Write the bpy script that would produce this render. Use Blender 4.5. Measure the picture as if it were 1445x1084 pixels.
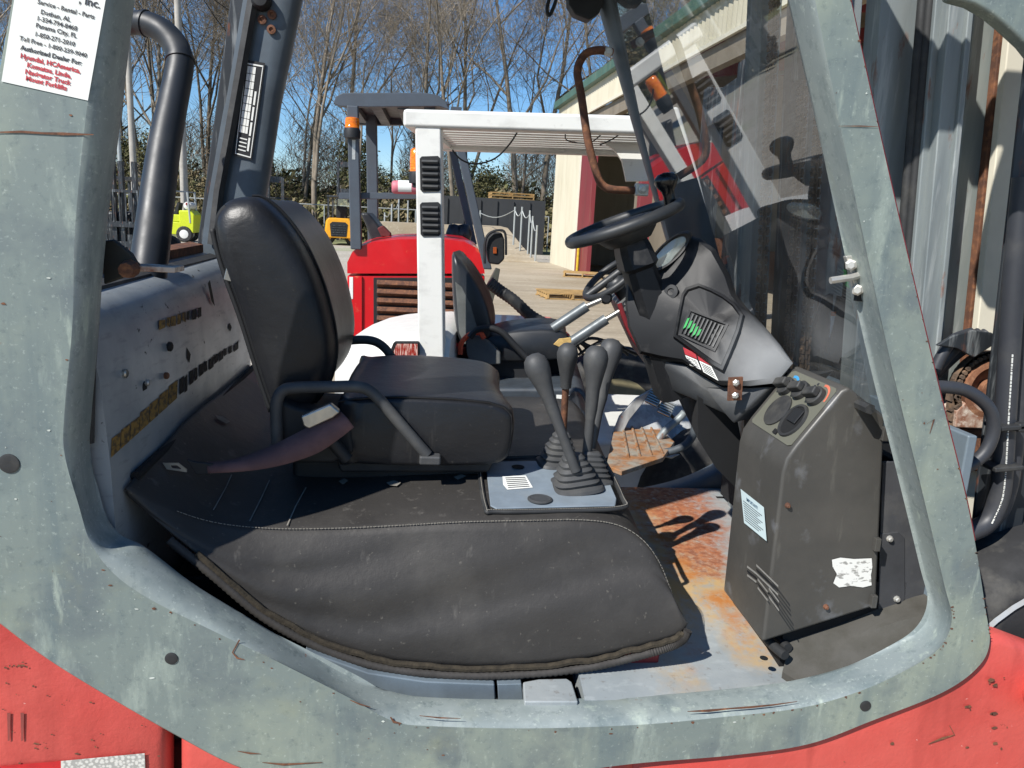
import bpy, bmesh, math, random
from mathutils import Vector, Matrix, Quaternion
R = math.radians
S = bpy.context.scene
for o in list(bpy.data.objects): bpy.data.objects.remove(o)
# ------------------------------------------------------------------ camera
EYE = Vector((0, 0, 1.6))
YAW, PITCH, ROLL, FOC = R(6), R(-12), R(3), 1085.0
_h = Vector((math.sin(YAW), math.cos(YAW), 0)); _r0 = Vector((math.cos(YAW), -math.sin(YAW), 0))
FW = _h*math.cos(PITCH) + Vector((0, 0, math.sin(PITCH))); _u0 = _r0.cross(FW)
RT = _r0*math.cos(ROLL) + _u0*math.sin(ROLL); UP = _u0*math.cos(ROLL) - _r0*math.sin(ROLL)
cd = bpy.data.cameras.new('camera'); cam = bpy.data.objects.new('camera', cd); S.collection.objects.link(cam)
m = Matrix((RT, UP, -FW)).transposed().to_4x4(); m.translation = EYE; cam.matrix_world = m
cd.sensor_width = 36; cd.lens = 36*FOC/1445; cd.clip_start = .02; cd.clip_end = 2000
S.camera = cam
# ------------------------------------------------------------------ sky and sun
SUN_EL, SUN_AZ = R(43), R(40)                 # light travels towards +X +Y and down
SD = Vector((math.cos(SUN_EL)*math.cos(SUN_AZ), math.cos(SUN_EL)*math.sin(SUN_AZ), -math.sin(SUN_EL)))
W = bpy.data.worlds.new('World'); S.world = W; W.use_nodes = True
wn = W.node_tree.nodes; sky = wn.new('ShaderNodeTexSky'); sky.sky_type = 'NISHITA'; sky.sun_disc = False
sky.sun_elevation = SUN_EL; sky.sun_rotation = math.atan2(-SD.x, -SD.y) % (2*math.pi)
sky.air_density = .9; sky.dust_density = 0; sky.ozone_density = 5
hs = wn.new('ShaderNodeHueSaturation'); hs.inputs['Saturation'].default_value = 1.18; hs.inputs['Value'].default_value = 1.48; W.node_tree.links.new(sky.outputs[0], hs.inputs['Color'])
W.node_tree.links.new(hs.outputs[0], wn['Background'].inputs[0]); wn['Background'].inputs[1].default_value = .066
sl = bpy.data.lights.new('sun', 'SUN'); sl.energy = 5; sl.angle = R(.53); sl.color = (1, .965, .91)
so = bpy.data.objects.new('sun', sl); S.collection.objects.link(so); so.rotation_euler = SD.to_track_quat('-Z', 'Y').to_euler()
S.view_settings.view_transform = 'Standard'; S.view_settings.look = 'None'
S.view_settings.exposure = .48; S.view_settings.gamma = 1
# ------------------------------------------------------------------ measuring helpers: where a sight line meets a real plane
def ray(px, py): return FW + RT*((px-722.5)/FOC) - UP*((py-542)/FOC)
def P(px, py, Y): d = ray(px, py); return EYE + d*(Y/d.y)
def PX(px, py, X): d = ray(px, py); return EYE + d*(X/d.x)
def PZ(px, py, Z): d = ray(px, py); return EYE + d*((Z-1.6)/d.z)
# ------------------------------------------------------------------ mesh helpers
WORLD = {}
def link(o): S.collection.objects.link(o); return o
def tag(o, label=None, cat=None, group=None, kind=None):
    if label: o['label'] = label
    if cat: o['category'] = cat
    if group: o['group'] = group
    if kind: o['kind'] = kind
    return o
def thing(name, label, cat, loc=(0, 0, 0), group=None, world=False, rz=0):
    o = link(bpy.data.objects.new(name, None)); o.location = loc; o.rotation_euler = (0, 0, rz); o.empty_display_size = .1
    if world: WORLD[o.name] = Matrix.Translation(-Vector(loc))
    return tag(o, label, cat, group)
def par(o, p):
    if p is None: return o
    o.parent = p
    q = p
    if q.name in WORLD: o.matrix_parent_inverse = WORLD[q.name].copy(); WORLD_CH.add(o.name)
    return o
WORLD_CH = set()
def mk(name, vs, fs, mat, parent=None, smooth=None, bevel=0, seg=2, sub=0, solid=0):
    me = bpy.data.meshes.new(name)
    bm = bmesh.new(); bv = [bm.verts.new(v) for v in vs]
    for f in fs:
        try: bm.faces.new([bv[i] for i in f])
        except ValueError: pass
    bmesh.ops.recalc_face_normals(bm, faces=bm.faces); bm.to_mesh(me); bm.free()
    me.materials.append(mat)
    if smooth is not None:
        me.shade_smooth()
        if smooth < 180: me.set_sharp_from_angle(angle=R(smooth))
    o = link(bpy.data.objects.new(name, me))
    if solid: md = o.modifiers.new('s', 'SOLIDIFY'); md.thickness = solid; md.offset = -1
    if bevel:
        md = o.modifiers.new('b', 'BEVEL'); md.width = bevel; md.segments = seg; md.limit_method = 'ANGLE'; md.angle_limit = R(35)
        if smooth is None: me.shade_smooth()
        md.harden_normals = True
    if sub: md = o.modifiers.new('u', 'SUBSURF'); md.levels = md.render_levels = sub
    return par(o, parent)
def joinm(parts):
    vs, fs = [], []
    for v, f in parts:
        k = len(vs); vs += v; fs += [tuple(i+k for i in q) for q in f]
    return vs, fs
def boxm(c, s, rot=None):
    c = Vector(c); q = rot or Matrix.Identity(3); a = [Vector((x*s[0]/2, y*s[1]/2, z*s[2]/2)) for x in (-1, 1) for y in (-1, 1) for z in (-1, 1)]
    return [c + q @ v for v in a], [(0, 1, 3, 2), (4, 6, 7, 5), (0, 4, 5, 1), (2, 3, 7, 6), (0, 2, 6, 4), (1, 5, 7, 3)]
def box2(a, b): a = Vector(a); b = Vector(b); return boxm((a+b)/2, b-a)
def ry(a): return Matrix.Rotation(a, 3, 'Y')
def rzm(a): return Matrix.Rotation(a, 3, 'Z')
def rx(a): return Matrix.Rotation(a, 3, 'X')
def prismm(pts, vec):
    pts = [Vector(p) for p in pts]; n = len(pts); vec = Vector(vec)
    return pts + [p+vec for p in pts], [tuple(range(n)), tuple(range(2*n-1, n-1, -1))] + [(i, (i+1) % n, n+(i+1) % n, n+i) for i in range(n)]
def loftm(rings, closed=True, caps=True):
    n = len(rings[0]); vs = [Vector(p) for r_ in rings for p in r_]; fs = []
    for k in range(len(rings)-1):
        for i in range(n if closed else n-1):
            j = (i+1) % n; fs.append((k*n+i, k*n+j, (k+1)*n+j, (k+1)*n+i))
    if caps and closed: fs += [tuple(range(n)), tuple(range((len(rings)-1)*n, len(rings)*n))]
    return vs, fs
def cr(pts, n, closed=False):                 # Catmull-Rom through the points, n steps per span
    pts = [Vector(p) for p in pts]; L = len(pts); out = []
    for i in range(L if closed else L-1):
        g = (lambda k: pts[k % L]) if closed else (lambda k: pts[max(0, min(L-1, k))])
        a, b, c, d = g(i-1), g(i), g(i+1), g(i+2)
        for s in range(n):
            t = s/n; out.append(.5*((2*b)+(c-a)*t+(2*a-5*b+4*c-d)*t*t+(3*b-a-3*c+d)*t**3))
    if not closed: out.append(pts[-1])
    return out
def tubem(path, rad, n=10, caps=True, closed=False):
    path = [Vector(p) for p in path]; L = len(path); rings = []; up = None
    for i, p in enumerate(path):
        t = (path[(i+1) % L]-path[i-1]) if closed else (path[min(i+1, L-1)]-path[max(i-1, 0)])
        t.normalize()
        if up is None: up = t.orthogonal().normalized()
        up = (up-t*up.dot(t)).normalized(); s = t.cross(up); r_ = rad(i/(L-1)) if callable(rad) else (rad[i] if isinstance(rad, (list, tuple)) else rad)
        rings.append([p+(up*math.cos(a)+s*math.sin(a))*r_ for a in [2*math.pi*k/n for k in range(n)]])
    v, f = loftm(rings, True, caps and not closed)
    if closed:
        b = (L-1)*n; f += [(b+i, b+(i+1) % n, (i+1) % n, i) for i in range(n)]
    return v, f
def lathem(prof, o, ax=(0, 0, 1), n=20, caps=True):      # prof: (radius, height)
    o = Vector(o); ax = Vector(ax).normalized(); e = ax.orthogonal().normalized(); g = ax.cross(e)
    return loftm([[o+ax*h+(e*math.cos(a)+g*math.sin(a))*max(r_, 1e-4) for a in [2*math.pi*k/n for k in range(n)]] for r_, h in prof], True, caps)
def cylm(a, b, r_, n=14): a = Vector(a); b = Vector(b); return lathem([(r_, 0), (r_, (b-a).length)], a, b-a, n)
def pillowm(outline, nrm, steps):             # rings of the outline drawn in towards the middle: (shrink, lift along nrm)
    pts = [Vector(p) for p in outline]; c = sum(pts, Vector())/len(pts); nrm = Vector(nrm)
    rings = [[c+(p-c)*(1-s)+nrm*h for p in pts] for s, h in steps]
    return loftm(rings)
def textm(body, size, bold=0):
    cu = bpy.data.curves.new('t', 'FONT'); cu.body = body; cu.size = size; cu.align_x = 'CENTER'; cu.offset = bold; cu.resolution_u = 2
    o = bpy.data.objects.new('t', cu); link(o); bpy.context.view_layer.update()
    me = o.to_mesh(); v = [x.co.copy() for x in me.vertices]; f = [tuple(q.vertices) for q in me.polygons]
    o.to_mesh_clear(); bpy.data.objects.remove(o); bpy.data.curves.remove(cu)
    return v, f
def place(vf, o, ex, ey, ez=None):            # put a flat mesh into the frame o, ex, ey
    o, ex, ey = Vector(o), Vector(ex).normalized(), Vector(ey).normalized(); ez = ex.cross(ey)
    return [o+ex*v.x+ey*v.y+ez*v.z for v in vf[0]], vf[1]
def copy_tree(o, parent=None):
    c = link(o.copy()); c.parent = parent
    for ch in o.children: copy_tree(ch, c)
    return c
# ------------------------------------------------------------------ materials
def rgb(h): # sRGB hex to linear
    v = [int(h[i:i+2], 16)/255 for i in (0, 2, 4)]
    return tuple((c/12.92 if c <= .04045 else ((c+.055)/1.055)**2.4) for c in v) + (1,)
class Mat:
    def __init__(s, name, col, rough=.5, metal=0, spec=.5, coat=0):
        s.m = bpy.data.materials.new(name); s.m.use_nodes = True; s.t = s.m.node_tree; s.b = s.t.nodes['Principled BSDF']
        s.b.inputs['Roughness'].default_value = rough; s.b.inputs['Metallic'].default_value = metal
        s.b.inputs['Specular IOR Level'].default_value = spec; s.b.inputs['Coat Weight'].default_value = coat
        s.col = None; s.base = col if len(col) == 4 else tuple(col)+(1,); s.b.inputs['Base Color'].default_value = s.base
        s.tc = s.t.nodes.new('ShaderNodeTexCoord').outputs['Object']; s.nrm = None; s.rg = None; s.rough = rough
    def N(s, k): return s.t.nodes.new('ShaderNode'+k)
    def L(s, a, b): s.t.links.new(a, b)
    def noise(s, scale, lo=.4, hi=.6, stretch=None, detail=6, rough=.6, off=0, dist=0):
        mp = s.N('Mapping'); s.L(s.tc, mp.inputs[0])
        if stretch: mp.inputs['Scale'].default_value = stretch
        mp.inputs['Location'].default_value = (off, off*1.7, off*.6)
        n = s.N('TexNoise'); s.L(mp.outputs[0], n.inputs['Vector']); n.inputs['Scale'].default_value = scale; n.inputs['Detail'].default_value = detail
        n.inputs['Roughness'].default_value = rough; n.inputs['Distortion'].default_value = dist
        mr = s.N('MapRange'); s.L(n.outputs[0], mr.inputs[0]); mr.inputs[1].default_value = lo; mr.inputs[2].default_value = hi
        return mr.outputs[0]
    def blob(s, c, r_, soft=.6, nz=0, nscale=8, sc=(1, 1, 1)):   # 1 inside an uneven blob round c, 0 outside
        sb = s.N('VectorMath'); sb.operation = 'SUBTRACT'; s.L(s.tc, sb.inputs[0]); sb.inputs[1].default_value = c
        ml = s.N('VectorMath'); ml.operation = 'MULTIPLY'; s.L(sb.outputs[0], ml.inputs[0]); ml.inputs[1].default_value = sc
        ln = s.N('VectorMath'); ln.operation = 'LENGTH'; s.L(ml.outputs[0], ln.inputs[0]); v = ln.outputs['Value']
        if nz:
            n = s.noise(nscale, .2, .8); a = s.N('Math'); a.operation = 'MULTIPLY_ADD'; s.L(n, a.inputs[0]); a.inputs[1].default_value = -nz; s.L(v, a.inputs[2]); v = a.outputs[0]
        mr = s.N('MapRange'); s.L(v, mr.inputs[0]); mr.inputs[1].default_value = r_; mr.inputs[2].default_value = r_*soft
        return mr.outputs[0]
    def mul(s, a, b, op='MULTIPLY'):
        n = s.N('Math'); n.operation = op; n.use_clamp = True
        for i, v in enumerate((a, b)):
            if isinstance(v, (int, float)): n.inputs[i].default_value = v
            else: s.L(v, n.inputs[i])
        return n.outputs[0]
    def mix(s, fac, col, amt=1, rough=None):
        if amt != 1: fac = s.mul(fac, amt)
        n = s.N('Mix'); n.data_type = 'RGBA'; s.L(fac, n.inputs[0])
        if s.col is None: n.inputs[6].default_value = s.base
        else: s.L(s.col, n.inputs[6])
        n.inputs[7].default_value = col if len(col) == 4 else tuple(col)+(1,)
        s.col = n.outputs[2]; s.L(s.col, s.b.inputs['Base Color'])
        if rough is not None:
            q = s.N('Mix'); s.L(fac, q.inputs[0]); q.inputs[3].default_value = rough
            if s.rg is None: q.inputs[2].default_value = s.rough
            else: s.L(s.rg, q.inputs[2])
            s.rg = q.outputs[0]; s.L(s.rg, s.b.inputs['Roughness'])
        return s
    def bump(s, scale, strength=.2, dist=.002, stretch=None, detail=5, h=None):
        n = h or s.noise(scale, 0, 1, stretch, detail); b = s.N('Bump'); b.inputs['Strength'].default_value = strength; b.inputs['Distance'].default_value = dist
        s.L(n, b.inputs['Height'])
        if s.nrm: s.L(s.nrm, b.inputs['Normal'])
        s.nrm = b.outputs[0]; s.L(s.nrm, s.b.inputs['Normal']); return s
RUST = rgb('7a4426'); RUST2 = rgb('b0662f'); RUSTD = rgb('4a2c1d')
def plain(name, hexc, rough=.5, metal=0, var=.35, scale=12, bump=0, bscale=60, spec=.5, coat=0, dust=0):
    c = rgb(hexc); M = Mat(name, c, rough, metal, spec, coat)
    M.mix(M.noise(scale, .35, .65), tuple(x*(1-var) for x in c[:3]), 1, min(1, rough+.12))
    if dust: M.mix(M.noise(scale*.6, .5, .75, off=3), rgb('8f8b80'), dust, .85)
    if bump: M.bump(bscale, bump)
    return M
# ------------------------------------------------------------------ main materials
def frame_paint(name, a, b, c, dark=0):
    M = Mat(name, rgb(a), .55)
    M.mix(M.noise(3.0, .44, .60, detail=5, off=5), rgb(b), .9)
    M.mix(M.noise(6, .5, .64, detail=9, off=9), rgb(c), .85)
    M.mix(M.noise(13, .52, .66, (1, 1, .12), 8, off=2), rgb('59676a'), .6, .7)
    M.mix(M.noise(9, .55, .68, (1, 1, .3), 9, .7, off=21), rgb('aab5a8'), .45)
    M.mix(M.noise(48, .54, .68, detail=9, rough=.75, off=4), rgb('4f5c5e'), .6)
    M.mix(M.noise(120, .58, .7, detail=6, rough=.7, off=17), rgb('c4cdc2'), .35)
    M.mix(M.noise(30, .62, .72, (1, 1, .25), 7, off=7), rgb('b9c4b2'), .4)
    M.mix(M.noise(5, .60, .70, detail=6, off=31), rgb('a3a06c'), .14)
    M.mix(M.noise(26, .71, .735, (.5, 1, 2), 8, off=14), RUST, .9, .9)
    M.bump(90, .12, .001); M.bump(6, .15, .004)
    return M.m
m_frame = frame_paint('weathered_green_grey_paint', '707b77', '868f82', '5e686a')
m_lip = frame_paint('worn_blue_grey_paint', '808986', '757f80', '8d9593')
def _red(name, a, b):
    M = Mat(name, rgb(a), .5); M.mix(M.noise(4, .4, .65), rgb(b), .8); M.mix(M.noise(1.6, .42, .6, off=12), rgb('c85f55'), .5); M.mix(M.noise(7, .5, .7, (1, 1, .3), 8, off=15), rgb('8f302b'), .6); M.mix(M.noise(2.2, .5, .7, off=3), rgb('a8403a'), .5)
    M.mix(M.noise(13, .68, .7, (1, 1, 1.6), 9, .7, off=1), RUSTD, 1, .9); M.mix(M.noise(60, .7, .74, off=6), rgb('d8b0a8'), .8)
    M.mix(M.noise(20, .6, .8, (1, 1, .2), off=8), rgb('7d2622'), .4)
    M.bump(140, .5, .0014); M.bump(30, .35, .003); M.bump(3, .3, .01); return M.m
m_red = _red('faded_red_paint', 'b23a34', 'bd463e')
m_redd = plain('dark_red_paint', '7a1d22', .5).m
def _panel():
    M = Mat('blue_grey_panel_paint', rgb('9ba1a4'), .36, .15); M.mix(M.noise(9, .4, .65), rgb('868d92'), .9, .42)
    M.mix(M.noise(30, .55, .7, (1, .5, 2.5), 8), rgb('7a7f82'), .6, .5); M.mix(M.noise(45, .66, .7, (1, .6, 1), 8, off=4), rgb('2d2c2a'), .9, .7)
    M.bump(5, .25, .006); M.bump(120, .08, .001); return M.m
m_panel = _panel()
m_panelp = plain('blue_grey_paint', '727f88', .5, .1, .3, 9, .1).m
def _vinyl(name, a, dust, rough=.5):
    M = Mat(name, rgb(a), rough, 0, .32); M.mix(M.noise(5, .35, .7), tuple(x*.72 for x in rgb(a)[:3]), .9)
    M.mix(M.noise(6, .5, .8, off=5), rgb('7b7770'), dust, .75)
    M.mix(M.noise(90, .66, .76, detail=3, off=2), rgb('a09a8d'), dust*1.3); M.mix(M.noise(34, .63, .72, (1, 1, .12), 5, off=8), rgb('85817a'), dust*1.2)
    M.bump(420, .3, .0006); M.bump(9, .35, .006); M.bump(34, .28, .003, (1, .5, 1.6), 7); return M.m
m_deck = _vinyl('black_cover_vinyl', '383634', .15, .52)
m_seat = _vinyl('black_seat_vinyl', '1f2023', .05, .38)
m_rub = plain('black_rubber', '2b2c2d', .6, 0, .3, 20, .15, 90, dust=.18).m
m_lever = plain('grey_black_lever_grip', '3f4041', .55, 0, .2, 30, .12, 160, dust=.12).m
m_black = plain('matte_black', '17191c', .6).m
m_dark = plain('near_black', '0c0d0f', .8).m  # near-black for dark parts, holes and gaps
def _dash():
    M = Mat('dashboard_black_plastic', rgb('17181a'), .52, 0, .35); M.mix(M.noise(5, .4, .7), rgb('121214'), .9)
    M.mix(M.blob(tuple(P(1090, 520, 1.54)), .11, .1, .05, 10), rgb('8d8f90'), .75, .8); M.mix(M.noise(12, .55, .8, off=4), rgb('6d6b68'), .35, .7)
    M.bump(500, .3, .0006); return M.m
m_dash = _dash()
def _cons():
    M = Mat('dark_bronze_grey_coat', rgb('4d4b47'), .42, .1); M.mix(M.noise(7, .4, .65), rgb('403f3c'), .8, .5)
    M.mix(M.noise(13, .6, .72, detail=8, off=5), rgb('74767a'), .55); M.mix(M.noise(30, .62, .75, (1, 1, .2), off=2), rgb('6a6861'), .5)
    M.bump(300, .2, .0007); return M.m
m_cons = _cons()
m_inlay = plain('olive_grey_inlay', '626257', .5, var=.1).m
def _rust(name, a, b, c):
    M = Mat(name, rgb(a), .85); M.mix(M.noise(25, .4, .6), rgb(b), .9); M.mix(M.noise(70, .5, .7, off=4), rgb(c), .8); M.bump(120, .5, .002); return M.m
m_rust = _rust('rust_brown_steel', '6b4632', '4c3226', '8a5c3c')
m_rustl = _rust('flaked_rusty_paint', 'b9a99a', '7c4b31', 'd9cfc0')
m_steel = plain('bright_steel', 'b9b7b0', .3, .9, .25, 30).m
m_zinc = plain('zinc_bolt', 'c8c6bf', .35, .6, .25, 50).m
m_white = plain('white_paint', 'd8d8d2', .4, 0, .12, 9, .08, 50).m
def _wg():
    M = Mat('chalky_white_paint', rgb('d6d6d0'), .45); M.mix(M.noise(5, .5, .75, (1, 1, 2)), rgb('9c9b95'), .5); M.mix(M.noise(30, .62, .8, off=2), rgb('77756e'), .4); return M.m
m_wguard = _wg()
m_paper = plain('white_sticker', 'dedfd9', .6, var=.08).m
m_ink = plain('black_ink', '2e3036', .6).m
m_redink = plain('red_ink', 'b8323c', .6).m
def _floor():
    M = Mat('worn_floor_plate', rgb('979c9c'), .5, .08); M.mix(M.noise(6, .4, .65), rgb('868d8f'), .9); M.mix(M.noise(24, .55, .75, (1, 2, 1), off=3), rgb('a8aeae'), .6)
    sp_ = M.noise(38, .34, .58, (1, 1, 1), 9, .7); st_ = M.noise(10, .42, .62, (2.2, 1, 1), 7, off=3)
    for px, py, r_ in ((880, 668, .17), (905, 700, .16), (925, 740, .14), (965, 790, .11), (1000, 830, .07), (930, 830, .10), (960, 930, .05), (1060, 890, .05)):
        c = PZ(px, py, .785); M.mix(M.mul(M.blob(tuple(c), r_, .2, .05, 14, (1, .6, 1)), M.mul(st_, sp_, 'MAXIMUM')), rgb('b3935f'), .75, .8)
    for px, py, r_ in ((920, 680, .14), (945, 705, .15), (968, 745, .10), (985, 785, .05)):
        c = PZ(px, py, .785); M.mix(M.mul(M.blob(tuple(c), r_, .35, .07, 18, (1, .6, 1)), sp_, 'MULTIPLY'), rgb('a0623f'), .9, .9)
        M.mix(M.mul(M.blob(tuple(c), r_*.8, .3, .07, 18, (1, .6, 1)), M.noise(55, .45, .6, off=5)), rgb('7d4831'), .8, .9)
    for a, b in (((985, 890), (975, 960)), ((1030, 830), (1050, 900)), ((870, 660), (960, 800)), ((960, 800), (1090, 900))):
        for t in (.1, .4, .7, .95):
            c = PZ(a[0]+(b[0]-a[0])*t, a[1]+(b[1]-a[1])*t, .785); M.mix(M.mul(M.blob(tuple(c), .04, .1, .02, 45), sp_), rgb('a8692f'), .9, .9)
    M.mix(M.noise(60, .6, .75, off=6), rgb('5d4a3c'), .6); M.bump(80, .3, .0015); return M.m
m_floor = _floor()
def _glass():
    m = bpy.data.materials.new('dusty_window_glass'); m.use_nodes = True; t = m.node_tree; t.nodes.clear()
    out = t.nodes.new('ShaderNodeOutputMaterial'); tr = t.nodes.new('ShaderNodeBsdfTransparent'); tr.inputs[0].default_value = (.93, .95, .94, 1)
    gl = t.nodes.new('ShaderNodeBsdfGlossy'); gl.inputs['Roughness'].default_value = .02
    ge_ = t.nodes.new('ShaderNodeNewGeometry'); dt = t.nodes.new('ShaderNodeVectorMath'); dt.operation = 'DOT_PRODUCT'; t.links.new(ge_.outputs['Normal'], dt.inputs[0]); t.links.new(ge_.outputs['Incoming'], dt.inputs[1])
    def mth(op, a, b=None):
        q = t.nodes.new('ShaderNodeMath'); q.operation = op
        for i, v in enumerate((a, b)):
            if v is None: continue
            if isinstance(v, (int, float)): q.inputs[i].default_value = v
            else: t.links.new(v, q.inputs[i])
        return q.outputs[0]
    fr = mth('ADD', mth('MULTIPLY', mth('POWER', mth('SUBTRACT', 1, mth('ABSOLUTE', dt.outputs['Value'])), 4.2), .92), .08)     # Schlick, both faces of the pane
    mm = t.nodes.new('ShaderNodeMath'); mm.operation = 'MULTIPLY'; mm.use_clamp = True; mm.inputs[1].default_value = 1.6; t.links.new(fr, mm.inputs[0])
    mx = t.nodes.new('ShaderNodeMixShader'); t.links.new(mm.outputs[0], mx.inputs[0]); t.links.new(tr.outputs[0], mx.inputs[1]); t.links.new(gl.outputs[0], mx.inputs[2])
    df = t.nodes.new('ShaderNodeBsdfDiffuse'); df.inputs[0].default_value = (.55, .55, .52, 1)
    tc = t.nodes.new('ShaderNodeTexCoord'); nz = t.nodes.new('ShaderNodeTexNoise'); nz.inputs['Scale'].default_value = 7; nz.inputs['Detail'].default_value = 9; t.links.new(tc.outputs['Object'], nz.inputs['Vector'])
    mr = t.nodes.new('ShaderNodeMapRange'); t.links.new(nz.outputs[0], mr.inputs[0]); mr.inputs[1].default_value = .35; mr.inputs[2].default_value = .8; mr.inputs[3].default_value = .008; mr.inputs[4].default_value = .06
    m2 = t.nodes.new('ShaderNodeMixShader'); t.links.new(mr.outputs[0], m2.inputs[0]); t.links.new(mx.outputs[0], m2.inputs[1]); t.links.new(df.outputs[0], m2.inputs[2])
    t.links.new(m2.outputs[0], out.inputs[0]); return m
m_glass = _glass()
def _mast(name, a, b):
    M = Mat(name, rgb(a), .5, .2); M.mix(M.noise(16, .45, .65, (1, 1, .08)), rgb(b), .9); M.mix(M.noise(30, .6, .7, (1, 1, .25), 8, off=4), RUST, .85, .9)
    M.mix(M.noise(40, .55, .75, (1, 1, .1), off=7), rgb('c4c8c6'), .6); M.bump(100, .2, .001); return M.m
m_mast = _mast('worn_steel_mast', '868d8d', '6d7578')
m_mastd = _mast('dark_mast_paint', '2e3236', '23272b')
m_galv = _mast('scuffed_galvanised_web', '8d9490', '757d7b')
m_cream = plain('cream_paint', 'd9d3c0', .5, 0, .12, 8).m
m_chain = _rust('oily_chain_steel', '6b594a', '463a30', '8a6c52')

from mathutils.bvhtree import BVHTree
def caster(o):                               # finds points on the surface of a finished part
    me = o.data; t = BVHTree.FromPolygons([v.co for v in me.vertices], [tuple(p.vertices) for p in me.polygons])
    def hit(px, py, lift=.002):
        d = ray(px, py).normalized(); h, nn, _, _ = t.ray_cast(EYE, d)
        if h is None: return EYE+d*1.6
        if nn.dot(d) > 0: nn = -nn
        return h+nn*lift
    return hit
# ================================================================== NEAR FORKLIFT
FL = thing('forklift', 'nearest red forklift with weathered grey-green cab frame, black seat and levers filling the foreground', 'forklift', (0, 1.75, 0), world=True)
def B2(name, a, b, mat, p, bv=.004, **k): v, f = box2(a, b); return mk(name, v, f, mat, p, bevel=bv, **k)
# --- side frame round the cab opening: plate edge (A), lip edge (B), outer edge (O)
ST = [((158, -60), (199, -60), (24, -60)), ((149, 0), (189, 0), (14, 0)), ((124, 142), (172, 150), (-12, 142)), ((106, 320), (149, 335), (-45, 320)),
 ((102, 457), (138, 470), (-70, 470)), ((91, 580), (128, 590), (-95, 640)), ((91, 640), (126, 640), (-110, 760)), ((111, 713), (138, 715), (-60, 840)),
 ((128, 766), (166, 757), (0, 885)), ((160, 809), (200, 770), (60, 930)), ((212, 846), (266, 820), (140, 980)), ((300, 890), (332, 863), (245, 1040)),
 ((400, 938), (432, 926), (340, 1088)), ((493, 985), (490, 960), (450, 1115)), ((556, 1018), (560, 981), (560, 1122)), ((614, 1025), (620, 988), (640, 1115)),
 ((746, 1028), (742, 990), (750, 1100)), ((900, 1023), (890, 986), (890, 1080)), ((1020, 1012), (1015, 977), (1030, 1068)), ((1130, 999), (1120, 964), (1140, 1052)),
 ((1212, 976), (1210, 940), (1232, 1018)), ((1280, 945), (1275, 911), (1330, 979)), ((1325, 915), (1307, 890), (1380, 944)), ((1343, 875), (1319, 860), (1398, 909)),
 ((1332, 823), (1312, 815), (1392, 858)), ((1298, 680), (1280, 690), (1370, 725)), ((1258, 516), (1240, 530), (1325, 540)), ((1207, 280), (1183, 290), (1265, 285)),
 ((1150, 0), (1115, 0), (1202, 0)), ((1138, -60), (1101, -60), (1190, -60))]
YN, YB = 1.2, 1.26
A = [P(*s[0], YN) for s in ST]; B = [P(*s[1], YB) for s in ST]; O = [P(*s[2], YN) for s in ST]
def ext(L): return [L[0]+(L[0]-L[1])*((2.34-L[0].z)/(L[0].z-L[1].z))] + L + [L[-1]+(L[-1]-L[-2])*((2.34-L[-1].z)/(L[-1].z-L[-2].z))]
A, B, O = [cr(ext(q), 8) for q in (A, B, O)]
def xz(p, y): return Vector((p.x, y, p.z))
def lp(a, b, t): return a+(b-a)*t
n = len(A)
rg_plate = [[xz(lp(O[i], A[i], -.0), 1.30) for i in range(n)], [xz(O[i], 1.206) for i in range(n)], [xz(lp(O[i], A[i], .03), 1.2) for i in range(n)], [A[i] for i in range(n)]]
gf = mk('guard_frame', *loftm(rg_plate, False, False), m_frame, FL, smooth=40)
rg_lip = [[A[i] for i in range(n)], [xz(lp(A[i], B[i], .3), 1.2025) for i in range(n)], [xz(lp(A[i], B[i], .62), 1.209) for i in range(n)], [xz(lp(A[i], B[i], .86), 1.223) for i in range(n)],
          [xz(B[i], 1.243) for i in range(n)], [xz(B[i], 1.262) for i in range(n)], [xz(lp(A[i], B[i], .8), 1.27) for i in range(n)], [xz(A[i], 1.272) for i in range(n)]]
mk('opening_lip', *loftm(rg_lip, False, False), m_lip, gf, smooth=60)
# rubber plugs in the plate
for px, py, r_ in ((13, 654, .0155), (242, 929, .0105), (1221, 996, .0105)):
    c = P(px, py, 1.2); mk('rubber_plug', *lathem([(r_, -.002), (r_, .0016), (r_*.8, .0024), (0, .0012)], c, (0, -1, 0), 20), m_rub, gf, smooth=30)
# rust lines and scratches
def strip(name, pts, w, Y, mat, parent, px=True):
    q = [P(a, b, Y) for a, b in pts] if px else [Vector(p) for p in pts]
    vs, fs = [], []
    for i, p in enumerate(q):
        t = (q[min(i+1, len(q)-1)]-q[max(i-1, 0)]).normalized(); s = t.cross(Vector((0, 1, 0))).normalized(); ww = w*(.5+random.random()) if 0 < i < len(q)-1 else w*.3
        vs += [p+s*ww, p-s*ww]
        if i: fs.append((2*i-2, 2*i-1, 2*i+1, 2*i))
    return mk(name, vs, fs, mat, parent)
random.seed(4)
strip('rust_scratch', [(-10, 187), (30, 186), (60, 188), (90, 189), (132, 190)], .0022, 1.1985, m_rust, gf)
strip('rust_scratch', [(330, 917), (338, 903), (328, 921), (335, 929), (345, 931)], .0018, 1.1985, m_rust, gf)
strip('rust_scratch', [(370, 1076), (400, 1079), (455, 1076)], .0016, 1.1985, m_rust, gf)
strip('rust_scratch', [(335, 1060), (352, 1063), (368, 1064)], .0014, 1.1985, m_rust, gf)
strip('rust_scratch', [(970, 1004), (1000, 1003), (1030, 1000), (1060, 998), (1090, 995), (1125, 990)], .0022, 1.2012, m_rust, gf)
strip('rust_scratch', [(494, 988), (508, 994), (523, 998)], .0022, 1.1985, m_rust, gf)
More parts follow.
